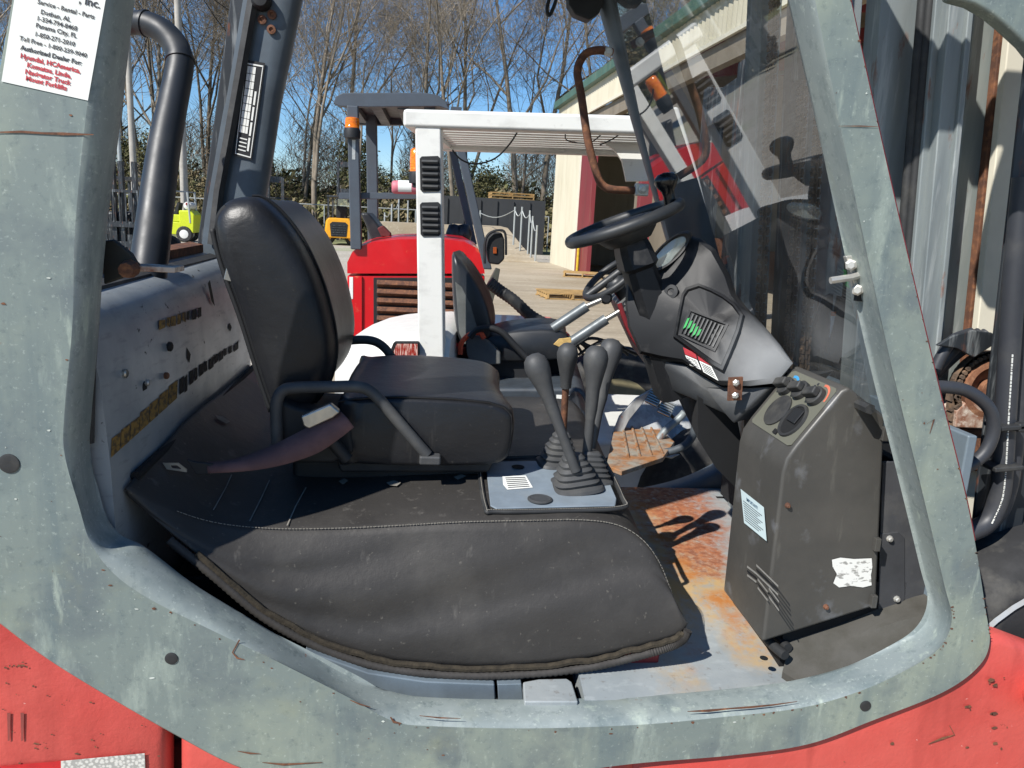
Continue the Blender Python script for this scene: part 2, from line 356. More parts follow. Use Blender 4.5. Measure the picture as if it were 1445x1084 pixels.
strip('rust_scratch', [(551, 1012), (556, 1019), (566, 1021)], .004, 1.1985, m_rust, gf)
strip('rust_scratch', [(592, 1010), (620, 1013), (650, 1014)], .002, 1.1985, m_rust, gf)
strip('rust_scratch', [(1308, 598), (1318, 592), (1312, 612)], .0012, 1.1985, m_rust, gf)
mk('red_edge', *tubem([xz(p, 1.2035) for p in O[206:]], .0016, 5), m_redd, gf)
strip('rust_scratch', [(1183, 178), (1215, 178), (1241, 179)], .0007, 1.1985, m_rust, gf)
def flakes(name, pts, mat, parent):          # small irregular chips in the paint
    vs, fs = [], []
    for p, r_ in pts:
        k = len(vs); m_ = random.randint(5, 8); e = random.uniform(.5, 2.4)
        vs += [p+Vector((math.cos(6.283*i/m_)*r_*e*random.uniform(.5, 1.3), 0, math.sin(6.283*i/m_)*r_*random.uniform(.5, 1.3))) for i in range(m_)]; fs.append(tuple(range(k, k+m_)))
    o = mk(name, vs, fs, mat, parent); o['kind'] = 'stuff'; return o
fr_ = []; fw_ = []
for _ in range(60):
    i = random.randrange(8, n-8); t = random.random()**2.2
    (fr_ if random.random() < .45 else fw_).append((xz(lp(A[i], O[i], .02+.93*t), 1.1991), random.uniform(.0006, .0022)))
for _ in range(40):
    i = random.randrange(80, 200); fr_.append((xz(lp(A[i], O[i], .01+.06*random.random()), 1.1991), random.uniform(.0006, .0026)))
for _ in range(50):
    i = random.randrange(195, n-4); fr_.append((xz(lp(A[i], O[i], .955+.015*random.random()), 1.1991), random.uniform(.0006, .0018)))
flakes('rust_chips', fr_, m_rust, gf); flakes('pale_chips', fw_, plain('bare_primer', 'c3c9c0', .7).m, gf)
# --- roof of the guard
roof_y = ((1.2, 1.275), (2.305, 2.38))
top = []
for y0, y1 in roof_y:
    pr = [Vector((-.62, y0, 2.32)), Vector((-.62, y0, 2.41)), Vector((.66, y0, 2.41)), Vector((.72, y0, 2.38)), Vector((.70, y0, 2.31)), Vector((.40, y0, 2.32))]
    mk('roof_side_beam', *prismm(pr, (0, y1-y0, 0)), m_frame, FL, bevel=.012)
for k in range(2, 8):
    x = -.61+k*.162; B2('roof_bar', (x, 1.275, 2.33), (x+(.138 if k > 3 else .045), 2.305, 2.385), m_black, FL)  # unseen bars
vis = [(1330, -90), (1345, -2), (1375, 6), (1400, 20), (1422, 38), (1450, 64), (1472, 92), (1500, 96), (1530, 40), (1540, -330), (1400, -330)]
mk('guard_visor', *prismm([P(a, b, 1.2) for a, b in vis], (0, .03, 0)), m_frame, FL, bevel=.006)
mk('visor_arm', *box2((.66, 1.2, 2.30), (1.3, 1.232, 2.40)), m_frame, FL)
# --- far side of the frame
def lim(b, o, w):
    d = xz(o, 0)-xz(b, 0); return xz(b, 0)+d.normalized()*w
wid = lambda i: .15 if i < 60 else (.15-.06*min(1, (i-60)/40) if i < 190 else .09+.045*min(1, (i-190)/20))
Fo = [lim(B[i], O[i], wid(i)) for i in range(n)]; Fi = [xz(B[i], 0) for i in range(n)]
rgf = [[xz(lp(Fi[i], Fo[i], 1), 2.385) for i in range(n)], [xz(Fo[i], 2.30) for i in range(n)], [xz(lp(Fi[i], Fo[i], .35), 2.293) for i in range(n)], [xz(lp(Fi[i], Fo[i], .14), 2.297) for i in range(n)], [xz(lp(Fi[i], Fo[i], .02), 2.312) for i in range(n)], [xz(Fi[i], 2.33) for i in range(n)], [xz(lp(Fi[i], Fo[i], .02), 2.36) for i in range(n)], [xz(lp(Fi[i], Fo[i], .2), 2.385) for i in range(n)]]
m_frame2 = plain('shaded_far_frame_paint', '566068', .45, .1, .3, 9, .1).m  # frame paint darkened so the far frame's shadow side is in the colour
ff = mk('far_guard_frame', *loftm(rgf, False, False), m_frame2, FL, smooth=50)
mk('weather_strip', *tubem([P(a, b, 2.285) for a, b in ((372, -60), (357, 0), (338, 110), (322, 200), (309, 270), (300, 345))], .016, 6), m_rub, ff)
mk('pillar_backing', *prismm([P(a, b, 2.30) for a, b in ((330, -40), (352, -40), (300, 345), (278, 345))], (0, .07, 0)), m_mastd, ff, bevel=.004)
# data plate with its table
dq = [P(a, b, 2.288) for a, b in ((346, 84), (374, 89), (355, 226), (330, 219))]
dp = mk('data_plate', *prismm(dq, (0, .002, 0)), m_black, ff)
def inq(q, u, v): return lp(lp(q[0], q[1], u), lp(q[3], q[2], u), v)-Vector((0, .0012, 0))
def cell(name, q, u0, v0, u1, v1, mat, p, lift=0): return mk(name, [inq(q, *c)-Vector((0, lift, 0)) for c in ((u0, v0), (u1, v0), (u1, v1), (u0, v1))], [(0, 1, 2, 3)], mat, p)
for u0, v0, u1, v1 in ((.06, .03, .94, .045), (.06, .97, .94, .982), (.06, .04, .1, .97), (.9, .04, .94, .97)): cell('plate_border', dq, u0, v0, u1, v1, m_paper, dp)
for r_ in range(9):
    for c in range(3): cell('table_cell', dq, .16+c*.15, .06+r_*.077, .29+c*.15, .13+r_*.077, m_paper, dp)
for r_ in range(4): cell('table_cell', dq, .68, .3+r_*.16, .78, .44+r_*.16, m_paper, dp)
for r_, s in enumerate((.8, .84, .88, .92)): cell('plate_text', dq, .2, s, .62, s+.012, m_paper, dp)
for px, py in ((370, 28), (384, 21), (383, 42)):
    mk('rivet', *lathem([(.012, 0), (.012, .004), (.006, .005), (.005, .001), (0, .001)], P(px, py, 2.29), (0, -1, 0), 14), m_rust, ff, smooth=30)
mk('pivot_cap', *lathem([(.026, 0), (.026, .02), (.018, .03), (0, .032)], P(370, 2, 2.29), (0, -1, 0), 16), m_black, ff, smooth=40)
# rusty grab handle on the far front pillar
hp = [(862, 73), (845, 71), (828, 75), (818, 88), (815, 105), (821, 140), (830, 200), (842, 245), (851, 262), (868, 268), (905, 269)]
gh = mk('grab_handle', *tubem(cr([P(a, b, 2.27 if 0 < i < 10 else 2.30) for i, (a, b) in enumerate(hp)], 5), .0115, 10), m_rust, FL, smooth=60)
mk('handle_clip', *boxm(P(905, 268, 2.285), (.04, .02, .035)), m_zinc, gh, bevel=.003)
for px, py in ((858, 73), (907, 267)):
    mk('handle_bolt', *lathem([(.013, 0), (.013, .006), (.008, .007), (.008, .012), (0, .012)], P(px, py, 2.275), (0, -1, 0), 10), m_zinc, gh, smooth=30)
mk('roof_bracket', *prismm([P(a, b, 2.28) for a, b in ((800, -40), (803, 6), (812, 20), (832, 28), (846, 18), (870, -40))], (0, .05, 0)), m_black, FL, bevel=.005)
mk('roof_hook', *tubem(cr([P(a, b, 2.25) for a, b in ((790, -20), (783, 5), (775, 22), (772, 10), (780, -15))], 5), .005, 6), m_black, FL)

# --- bulkhead behind the seat
bs = [(-.525, .72), (-.532, 1.16), (-.545, 1.32), (-.555, 1.395), (-.565, 1.425), (-.585, 1.446), (-.61, 1.456), (-.66, 1.468), (-.70, 1.472), (-.70, .72)]
bsn = [(-.525, .72), (-.532, 1.16), (-.54, 1.30), (-.55, 1.365), (-.56, 1.398), (-.58, 1.42), (-.605, 1.432), (-.66, 1.448), (-.70, 1.455), (-.70, .72)]
bk = mk('bulkhead_panel', *loftm([[Vector((lp(a[0], b[0], t), 1.285+t*.985, lp(a[1], b[1], t))) for a, b in zip(bsn, bs)] for t in [k/10 for k in range(11)]]), m_panel, FL, smooth=50)
mk('rusty_ridge', *loftm([[Vector((x, y, z+.018*(y-1.3))) for x, z in ((-.655, 1.45), (-.655, 1.472), (-.69, 1.478), (-.69, 1.45))] for y in (1.29, 1.6, 1.9, 2.27)]), m_rust, bk)
mk('black_seal_strip', *loftm([[Vector((x, y, z+.018*(y-1.3))) for x, z in ((-.608, 1.434), (-.61, 1.441), (-.637, 1.448), (-.637, 1.44))] for y in (1.29, 1.6, 1.9, 2.27)]), m_rub, bk)
mk('edge_seal', *tubem([P(135, 455, 1.275), P(130, 520, 1.275), P(128, 625, 1.272)], .006, 8), m_rub, bk)
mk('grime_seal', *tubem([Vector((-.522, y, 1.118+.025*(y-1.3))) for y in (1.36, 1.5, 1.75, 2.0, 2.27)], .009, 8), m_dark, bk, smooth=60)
def onpanel(px, py, d=.002):                  # where the sight line meets the sloping panel face
    p = PX(px, py, -.54)
    for _ in range(4): p = PX(px, py, -.532-(p.z-1.16)*.08)
    return p+Vector((d, 0, 0))
def decal(name, pts, mat, p, d=.002): return mk(name, [onpanel(a, b, d) for a, b in pts], [tuple(range(len(pts)))], mat, p)
M = Mat('ochre_glue_residue', rgb('8f6f34'), .8); M.mix(M.noise(60, .45, .6, (1, 1, 2)), rgb('3c352b'), .9); m_ochre = M.m
m_glue = plain('dark_glue_residue', '2c2822', .8, 0, .5, 60).m
for i in range(7):
    x0, x1 = 155+i*13.5, 155+i*13.5+12.6
    lo = lambda x: 646-(x-155)*.90; j = random.uniform(-2, 2)
    decal('sticker_residue', [(x0, lo(x0)), (x1, lo(x1)), (x1+1, lo(x1)-24+j), (x0+1, lo(x0)-26+j)], m_ochre, bk)
for i in range(12):
    x0 = 252+i*7; x1 = x0+random.uniform(4, 6.5); lo = lambda x: 559-(x-250)*.82; j = random.uniform(-3, 3); h_ = 22-i*1.2
    decal('sticker_residue', [(x0, lo(x0)+j), (x1, lo(x1)+j), (x1, lo(x1)-h_), (x0, lo(x0)-h_+j)], m_glue, bk)
for i, (x, w) in enumerate(((223, 9), (234, 5), (240, 7), (249, 5), (256, 5), (262, 4), (270, 6), (278, 5))):
    y = 457-(x-223)*.32; decal('sticker_residue', [(x, y+random.uniform(4, 10)), (x+w, y+random.uniform(4, 9)), (x+w, y-6), (x, y-5)], m_ochre if i < 5 else m_glue, bk)
for px, py, mm, r_ in ((236, 489, m_black, .010), (172, 527, m_steel, .008), (231, 530, m_rust, .007), (204, 540, m_zinc, .006)):
    mk('panel_screw', *lathem([(r_*.6, -.004), (r_*.6, .003), (r_, .003), (r_, .008), (r_*.7, .010), (0, .010)], onpanel(px, py, 0), (1, -.12, 0), 10), mm, bk, smooth=30)
mk('small_slot', *lathem([(.012, 0), (.012, .001), (0, .001)], onpanel(203, 547, .001), (1, 0, 0), 12), m_dark, bk)
for q in ([(295, 395), (300, 420), (302, 432), (297, 425), (292, 400)], [(323, 455), (326, 462), (324, 468), (321, 462)], [(262, 490), (268, 500), (266, 512), (262, 505)]): decal('scuff', q, m_glue, bk)
# bracket at the bulkhead's near end
br = [(143, 340), (160, 338), (185, 358), (195, 375), (185, 388), (146, 402)]
bt = mk('bracket_plate', *prismm([P(a, b, 1.30) for a, b in br], (0, .012, 0)), plain('dark_greased_steel', '2f302c', .5, .2).m, FL, bevel=.003)
bq = P(181, 379, 1.31); br2 = P(248, 380, 1.31)
mk('bracket_bar', *boxm((bq+br2)/2+Vector((0, .02, 0)), ((br2-bq).length, .05, .009)), m_rustl, bt, bevel=.0015)
mk('bracket_weld', *lathem([(.012, -.02), (.015, 0), (.010, .02)], P(184, 379, 1.30), (0, 1, .1), 9), m_rust, bt)
# intake pipe
pc = [P(130, 36, 2.05), P(185, 33, 2.05), P(205, 33, 2.04), P(228, 43, 2.03), P(246, 62, 2.02), P(254, 85, 2.0), P(250, 115, 1.98), P(243, 150, 1.95), P(229, 225, 1.89), P(213, 350, 1.79), P(207, 400, 1.76)]
pr_ = [.027, .027, .028, .029, .030, .0305, .032, .033, .036, .039, .040]
pcs = cr(pc, 5); prs = [pr_[min(i//5, 9)]+(pr_[min(i//5+1, 10)]-pr_[min(i//5, 9)])*(i % 5)/5 for i in range(len(pcs))]
m_pipe = plain('black_plastic_pipe', '23272c', .42, 0, .25, 14, .06, 90, dust=.08).m
pp = mk('intake_pipe', *tubem(pcs, prs, 22), m_pipe, FL, smooth=60)
for i in (10, 25):
    t = (pcs[i+1]-pcs[i-1]).normalized(); mk('pipe_collar', *lathem([(prs[i]+.0006, -.004), (prs[i]+.003, -.003), (prs[i]+.003, .003), (prs[i]+.0006, .004)], pcs[i], t, 22), m_pipe, pp, smooth=40)
# --- deck cover
SS = [((178, 690), (182, 702)), ((230, 715), (240, 752)), ((300, 738), (300, 800)), ((380, 747), (375, 862)), ((470, 747), (455, 905)), ((560, 743), (540, 932)), ((650, 738), (640, 943)), ((740, 736), (740, 942)),
      ((820, 735), (830, 932)), ((870, 742), (900, 916)), ((905, 762), (945, 903)), ((930, 795), (963, 893)), ((950, 845), (970, 880))]
ys = [1.32, 1.35, 1.385, 1.40] + [1.41]*5 + [1.41, 1.40, 1.385, 1.36]
seam = cr([P(*s[0], y) for s, y in zip(SS, ys)], 6); bot = cr([P(*s[1], 1.335) for s in SS], 6)
N_ = len(seam); rows = []
def wr(x, t):                                # slack folds in the skirt
    return .009*math.exp(-((x-.10-.9*(t-.55))/.09)**2)*math.sin(math.pi*t) + .008*math.exp(-((x+.22-.7*(t-.6))/.07)**2)*math.sin(math.pi*t) + .009*math.exp(-((x-.30-1.1*(t-.6))/.07)**2)*math.sin(math.pi*t) - .002*math.sin(19*x+7*t)*math.sin(math.pi*t)
for k in range(17):
    t = k/16; rows.append([lp(bot[i], seam[i], t)+Vector((0, -1, .12))*(.016*math.sin(math.pi*t**.8)*min(1, (seam[i]-bot[i]).length/.12)-wr(lp(bot[i], seam[i], t).x, t)*min(1, (seam[i]-bot[i]).length/.15)) for i in range(N_)])
for y in (.015, .04, .09, .15, .22, .32, .45, .6, .8, .92):
    r_ = []
    for i in range(N_):
        s = seam[i]; r_.append(Vector((s.x+ (.075*y*max(0, min(1, (i-40)/12))-(.016*min(1, y/.08)*max(0, min(1, (i-56)/10)))), s.y+y, s.z+.006*min(1, y/.06)+.030*min(1, y/.32)*(1 if i < 54 else max(0, 1-(i-54)/6))+(.002*math.sin(9*s.x+14*y) if y > .05 else 0))))
    rows.append(r_)
dk = mk('deck_cover', *loftm(rows, False, False), m_deck, FL, smooth=70, solid=.006)
dtop = caster(dk)
def dashes(name, path, parent, mat, w=.0011, step=.006, ln=.0038):
    vs, fs = [], []; acc = 0; prev = path[0]
    for p in path[1:]:
        d = p-prev; L = d.length; t = d.normalized(); s = 0
        while s < L:
            a = prev+t*s; v, f = boxm(a, (ln, w*1.6, w), Matrix((t, t.cross(Vector((0, 0, 1))).normalized(), t.cross(t.cross(Vector((0, 0, 1)))).normalized())).transposed()); k = len(vs); vs += v; fs += [tuple(i+k for i in q) for q in f]; s += step
        prev = p
    o = mk(name, vs, fs, mat, parent); o['kind'] = 'stuff'; return o
m_thread = plain('pale_thread', '837f76', .8).m
dashes('stitching', [p+Vector((0, -.002, .003)) for p in seam[8:]], dk, m_thread)
M = Mat('frayed_trim', rgb('4d4a45'), .8); M.bump(300, .5, .002); M.mix(M.noise(50, .5, .7), rgb('6e675c'), .7); m_trim = M.m
pipe_path = [b+Vector((0, -.008, -.010)) for b in bot[6:]]
m_trimr = plain('ribbed_rubber_trim', '383532', .7, 0, .3, 40, .2, 200).m
mk('edge_trim', *tubem([p for i in range(len(pipe_path)-1) for p in (pipe_path[i], lp(pipe_path[i], pipe_path[i+1], .25), lp(pipe_path[i], pipe_path[i+1], .5), lp(pipe_path[i], pipe_path[i+1], .75))], [.0078+(.001 if i % 2 else -.0005) for i in range((len(pipe_path)-1)*4)], 8), m_trimr, dk, smooth=50)
mk('frayed_edge', *tubem([b+Vector((0, -.006+random.uniform(-.001, .001), .004+random.uniform(-.002, .002))) for b in bot[10:-6]], .006, 7), plain('brown_frayed_backing', '3a3327', .95, 0, .5, 80, .6, 200).m, dk)
for q in ([(405, 744), (418, 715), (432, 690)], [(352, 738), (368, 706), (380, 680)], [(300, 722), (318, 690), (326, 672)]):
    pts = [dtop(a, b, .004) for a, b in q]; w = Vector((.0012, 0, 0)); mk('chalk_line', [p-w for p in pts]+[p+w for p in pts], [(0, 1, 4, 3), (1, 2, 5, 4)], m_thread, dk)
for q in ([(478, 682), (486, 678), (492, 681), (484, 687)], [(545, 684), (556, 681), (566, 684), (560, 689), (550, 688)], [(625, 660), (640, 655), (656, 654), (648, 662), (634, 665)], [(640, 676), (652, 672), (658, 675), (646, 680)], [(302, 588), (312, 590), (323, 597), (318, 600), (306, 594)]):
    mk('paint_chip', [dtop(a, b, .005) for a, b in q], [tuple(range(len(q)))], m_thread, dk)
# body under the cover
B2('hood_side', (-.50, 1.46, .45), (.44, 2.25, .88), m_black, FL, .01)
B2('hood_lower_trim', (.20, 1.36, .74), (.47, 1.39, .80), m_redd, FL, .005)
# floor, sill panels
fl = mk('floor_plate', *loftm([[Vector((x, y, z+(max(0, x-.5)*.09 if y < 1.3 else 0))) for y, z in ((1.262, .70), (1.258, .732), (1.30, .740), (1.40, .748), (1.50, .762), (1.65, .783), (2.29, .785), (2.29, .70))] for x in (.30, .36, .5, .65, .8, .94)]), m_floor, FL, smooth=40)
mk('floor_hole', *lathem([(.008, 0), (.008, .001), (0, .001)], PZ(1078, 929, .7855), (0, 0, 1), 12), m_dark, fl)
mk('floor_slot', *boxm(PZ(1022, 702, .786), (.05, .012, .002)), m_dark, fl)
sp = [(430, 918), (520, 950), (600, 962), (698, 966), (700, 1000), (560, 1000), (440, 960)]
mk('sill_panel', *prismm([P(a, b, 1.31) for a, b in sp], (0, .08, 0)), m_panelp, FL, bevel=.003)
mk('sill_panel', *prismm([P(a, b, 1.31) for a, b in ((702, 966), (736, 965), (740, 1000), (704, 1000))], (0, .08, 0)), m_panelp, FL, bevel=.002)
mk('step_plate', *prismm([PZ(a, b, .738) for a, b in ((740, 990), (738, 962), (760, 958), (800, 957), (807, 962), (816, 990))], (0, 0, -.02)), m_floor, FL, bevel=.003)
B2('sill_floor', (-.6, 1.262, .66), (.224, 2.29, .70), m_dark, FL)
# --- lever plate, flat on the cover
_a, _b, _c = dtop(705, 712, 0), dtop(705, 660, 0), dtop(815, 690, 0); _n = (_b-_a).cross(_c-_a).normalized(); _n = _n if _n.z > 0 else -_n
def lpl(px, py, lift=.004): d = ray(px, py); o = _a+_n*(lift-.002); return EYE+d*((o-EYE).dot(_n)/d.dot(_n))
m_lplate = plain('grey_blue_lever_plate', '7f8b95', .5, .1, .25, 14, .1, dust=.25).m
lpq = [lpl(a, b, .010) for a, b in ((697, 651), (840, 649), (848, 652), (870, 703), (868, 713), (700, 717), (692, 713), (686, 660))]
lv = mk('lever_plate', *prismm(lpq, (0, 0, -.004)), m_lplate, FL, bevel=.002)
ring = cr([lpl(a, b, .004) for a, b in ((695, 647), (770, 645), (842, 646), (853, 652), (878, 702), (876, 717), (790, 721), (700, 722), (685, 716), (677, 662), (682, 650))], 6, True)
mk('plate_rim', *tubem(ring, .0055, 8, closed=True), m_rub, lv, smooth=60)
dashes('rim_stitching', [p+Vector((0, -.003, .0058)) for p in ring]+[ring[0]], lv, m_thread, .0010, .005, .0034)
mk('plate_hole', *lathem([(.0145, 0), (.0145, .0008), (0, .0008)], lpl(731, 659, .0105), (0, 0, 1), 18), m_dark, lv)
mk('round_cap', *lathem([(.026, 0), (.026, .002), (.022, .004), (.019, .003), (.01, .004), (0, .004)], lpl(762, 705, .0105), (0, 0, 1), 24), m_lever, lv, smooth=40)
lb = mk('warning_label', [lpl(a, b, .0112) for a, b in ((709, 672), (742, 671), (752, 688), (716, 691), (710, 684))], [(0, 1, 2, 3, 4)], m_paper, lv)
for k in range(6): mk('print_line', [lpl(a, b, .0117) for a, b in ((713+k*.8, 674+k*2.7), (741+k*1.2, 673+k*2.5), (741.5+k*1.2, 674+k*2.5), (713+k*.8, 675+k*2.7))], [(0, 1, 2, 3)], m_ink, lb)
# levers with bellows
def bellows(c, axis, w, h, k, parent, top=.35):
    axis = Vector(axis).normalized(); ex = Vector((1, .12, 0)); ex = (ex-axis*ex.dot(axis)).normalized(); ey = axis.cross(ex)
    rings = []
    for i in range(k*2+1):
        t = i/(k*2); s = (1-t)*w+t*w*top; s *= 1.0 if i % 2 else .86
        if i == 0: s = w
        sq = [(math.copysign(abs(math.cos(a))**.55, math.cos(a)), math.copysign(abs(math.sin(a))**.55, math.sin(a))) for a in [2*math.pi*j/28 for j in range(28)]]
        rings.append([c+axis*h*t+ex*x*s+ey*y*s*.85 for x, y in sq])
    return mk('bellows', *loftm(rings), m_lever, parent, smooth=25)
def lever(kp, base, yk, rk, mats=None, grip=.5):
    K = P(*kp, yk); Bs = Vector(base); d = (Bs-K).normalized(); L = (Bs-K).length
    prof = [(0, -rk), (rk*.5, -rk*.9), (rk*.85, -rk*.55), (rk, 0), (rk*.95, rk*.6), (rk*.75, rk*1.5), (rk*.55, rk*2.6), (rk*.5, rk*4.2), (.0105, L*.62), (.0108, L)]
    if mats:
        o = mk('lever', *cylm(K, Bs, .008, 12), mats, FL, smooth=50)
        mk('knob', *lathem(prof[:7]+[(rk*.52, rk*3.4), (0, rk*3.4)], K, d, 22), m_lever, o, smooth=60)
    else:
        o = mk('lever', *lathem(prof[6:], K, d, 18), m_lever, FL, smooth=60)
        mk('knob', *lathem(prof[:8], K, d, 22), m_lever, o, smooth=60)
    return o
zb = 1.018
b1 = lpl(812, 697, .005); b2 = lpl(786, 663, .005); b3 = lpl(838, 690, .005)
l1 = lever((757, 516), b1+Vector((-.002, 0, .05)), 1.54, .026); bellows(lpl(812, 689, .005), (-.14, 0, 1), .059, .076, 6, l1)
l2 = lever((801, 499), lpl(795, 655, .005)+Vector((0, .03, .05)), 1.66, .024, m_rust); bellows(lpl(788, 655, .005), (.05, 0, 1), .052, .075, 6, l2)
l3 = lever((841, 505), lpl(828, 680, .005)+Vector((0, .02, .05)), 1.60, .027); bellows(lpl(832, 678, .005), (.05, .1, 1), .05, .065, 6, l3)
l4 = lever((862, 494), lpl(838, 672, .005)+Vector((0, .05, .05)), 1.70, .027)
# --- seat
m_piping = plain('seat_piping', '1c1d1f', .4).m
seat = B2('seat', (-.30, 1.630, 1.005), (.12, 2.030, 1.13), m_black, FL, .015)
def yloft(prof, ins):                        # prof: list of (x, z); ins: (y, shrink)
    c = Vector((sum(p[0] for p in prof)/len(prof), 0, sum(p[1] for p in prof)/len(prof)))
    return [[Vector((c.x+(x-c.x)*(1-s)+dx, y, c.z+(z-c.z)*(1-s))) for x, z in prof] for y, s, dx in ins]
bp = [(305, 312), (309, 296), (322, 283), (345, 277), (366, 281), (392, 303), (420, 340), (445, 392), (460, 440), (468, 485), (466, 520), (455, 552), (430, 582), (402, 596), (388, 580), (370, 530), (345, 450), (322, 385), (310, 345)]
bpw = [(p.x, p.z) for p in cr([P(a, b, 1.615) for a, b in bp], 4, True)]
bkr = mk('backrest', *loftm(yloft(bpw, [(1.575, .45, 0), (1.580, .25, 0), (1.588, .12, 0), (1.602, .04, 0), (1.620, .005, 0), (1.650, 0, .004), (1.710, .005, .003), (1.770, .01, .002), (1.830, .01, .002), (1.910, .01, .002), (1.970, .005, .003), (2.025, 0, .004), (2.060, .005, 0), (2.070, .05, 0), (2.078, .2, 0)])), m_seat, seat, smooth=60)
cpts = [Vector((x, 1.604, z)) for x, z in bpw]
def inset(ptsL, s, y): c = sum(ptsL, Vector())/len(ptsL); return [xz(c+(p-c)*(1-s), y) for p in ptsL]
mk('backrest_piping', *tubem((lambda q: q[52:]+q[:8])(inset(cpts, .035, 1.605)), .0035, 6), m_piping, bkr, smooth=60)
mk('backrest_piping', *tubem([xz(p, 1.655)+Vector((.006, 0, .002)) for p in cpts[12:48]], .0028, 6), m_piping, bkr, smooth=60)
mk('backrest_shell', *loftm([[Vector((p.x-.012, y, p.z-.008)) for p in cr([P(a, b, 1.615) for a, b in ((303, 318), (309, 345), (322, 388), (345, 452), (370, 532), (386, 578))], 4)] for y in (1.620, 1.820, 2.050)], False, False), m_black, bkr, smooth=60, solid=.01)
c_ = P(325, 386, 1.610); mk('shell_clip', *boxm(c_, (.016, .02, .03), ry(R(15))), m_steel, bkr, bevel=.002)
cp = [(478, 566), (500, 561), (560, 558), (640, 561), (690, 566), (714, 573), (724, 584), (725, 604), (721, 630), (713, 646), (690, 653), (600, 655), (500, 652), (478, 648)]
cpw = [(p.x, p.z) for p in cr([P(a, b, 1.585) for a, b in cp], 4, True)]
cu = mk('cushion', *loftm(yloft(cpw, [(1.562, .14, 0), (1.564, .07, 0), (1.570, .025, 0), (1.582, 0, 0), (1.630, 0, .003), (1.720, .01, -.004), (1.820, .02, -.008), (1.920, .01, -.004), (2.020, 0, .003), (2.060, 0, -.004), (2.075, .03, -.01), (2.082, .12, -.01)])), m_seat, seat, smooth=60)
mk('cushion_piping', *tubem([P(a, b, 1.570) for a, b in ((478, 567), (500, 563), (560, 560), (640, 563), (690, 568), (712, 575), (721, 586), (722, 604), (718, 630))], .003, 6), m_piping, cu, smooth=60)
zt = 1.2465
for o_ in (0, .006):
    mk('seam_line', *tubem(cr([P(a, b+o_*500, 0+y) for a, b, y in ((545, 556, 1.630), (590, 549, 1.690), (630, 538, 1.790), (655, 524, 1.920), (668, 516, 2.000))], 4), .0016, 5), m_piping, cu)
def armrest(pts, Y, bend):
    q = cr([P(a, b, Y) for a, b in pts], 5); return mk('armrest', *tubem(q, .0122, 12), m_lever, seat, smooth=60)
ar = armrest([(392, 640), (390, 590), (391, 566), (400, 551), (420, 547), (470, 546), (505, 546), (524, 553), (545, 575), (575, 610), (603, 642)], 1.545, 0)
mk('armrest_foot', *boxm(P(607, 648, 1.545), (.045, .03, .02)), m_lever, ar, bevel=.005)
armrest([(470, 500), (474, 486), (490, 481), (520, 480), (538, 487), (552, 503), (566, 530)], 2.130, 0)
mk('hinge_block', *prismm([P(a, b, 1.555) for a, b in ((382, 560), (420, 575), (470, 585), (495, 600), (500, 640), (470, 655), (395, 655), (382, 620))], (0, .06, 0)), m_black, seat, bevel=.01)
mk('base_skirt', *prismm([P(a, b, 1.590) for a, b in ((470, 640), (700, 645), (690, 668), (480, 668))], (0, .44, 0)), m_black, seat, bevel=.008)
# belt and buckle
M = Mat('maroon_webbing', rgb('5c4140'), .8); M.bump(260, .5, .001, (1, 1, .3)); M.mix(M.noise(20, .4, .7), rgb('7d5a56'), .6); m_belt = M.m
bl = [((478, 578), (502, 606)), ((452, 590), (480, 624)), ((420, 606), (452, 643)), ((390, 622), (415, 656)), ((355, 638), (378, 664)), ((325, 648), (340, 668)), ((292, 652), (294, 670))]
ybl = [1.512, 1.500, 1.490, 1.475, 1.460, 1.450, 1.450]
ra = cr([P(s[0][0]*.9+s[1][0]*.1, s[0][1]*.9+s[1][1]*.1, y+.012) for s, y in zip(bl, ybl)], 6); rb = cr([P(s[0][0]*.1+s[1][0]*.9, s[0][1]*.1+s[1][1]*.9, y-.008) for s, y in zip(bl, ybl)], 6)
be = mk('seat_belt', *loftm([ra, [lp(a, b, .5)+Vector((0, -.003, .004)) for a, b in zip(ra, rb)], rb], False, False), m_belt, seat, smooth=60, solid=.003)
mk('belt_end', *prismm([P(a, b, 1.447) for a, b in ((262, 648), (276, 652), (300, 655), (296, 670), (276, 670))], (0, .008, 0)), m_black, be, bevel=.002)
tq = [P(a, b, 1.445) for a, b in ((230, 653), (252, 653), (264, 662), (264, 666), (236, 662))]; tc_ = sum(tq, Vector())/5
mk('belt_tongue', *loftm([tq, [tc_+(p-tc_)*.45 for p in tq]], True, False), m_steel, be, solid=.002)
mk('buckle', *prismm([P(a, b, 1.500) for a, b in ((424, 588), (466, 570), (480, 582), (470, 590), (436, 606), (428, 602))], (0, .02, 0)), m_steel, seat, bevel=.004)
mk('buckle_stalk', *tubem([P(450, 600, 1.520), P(470, 625, 1.525), P(490, 648, 1.530)], .014, 8), m_black, seat, smooth=60)
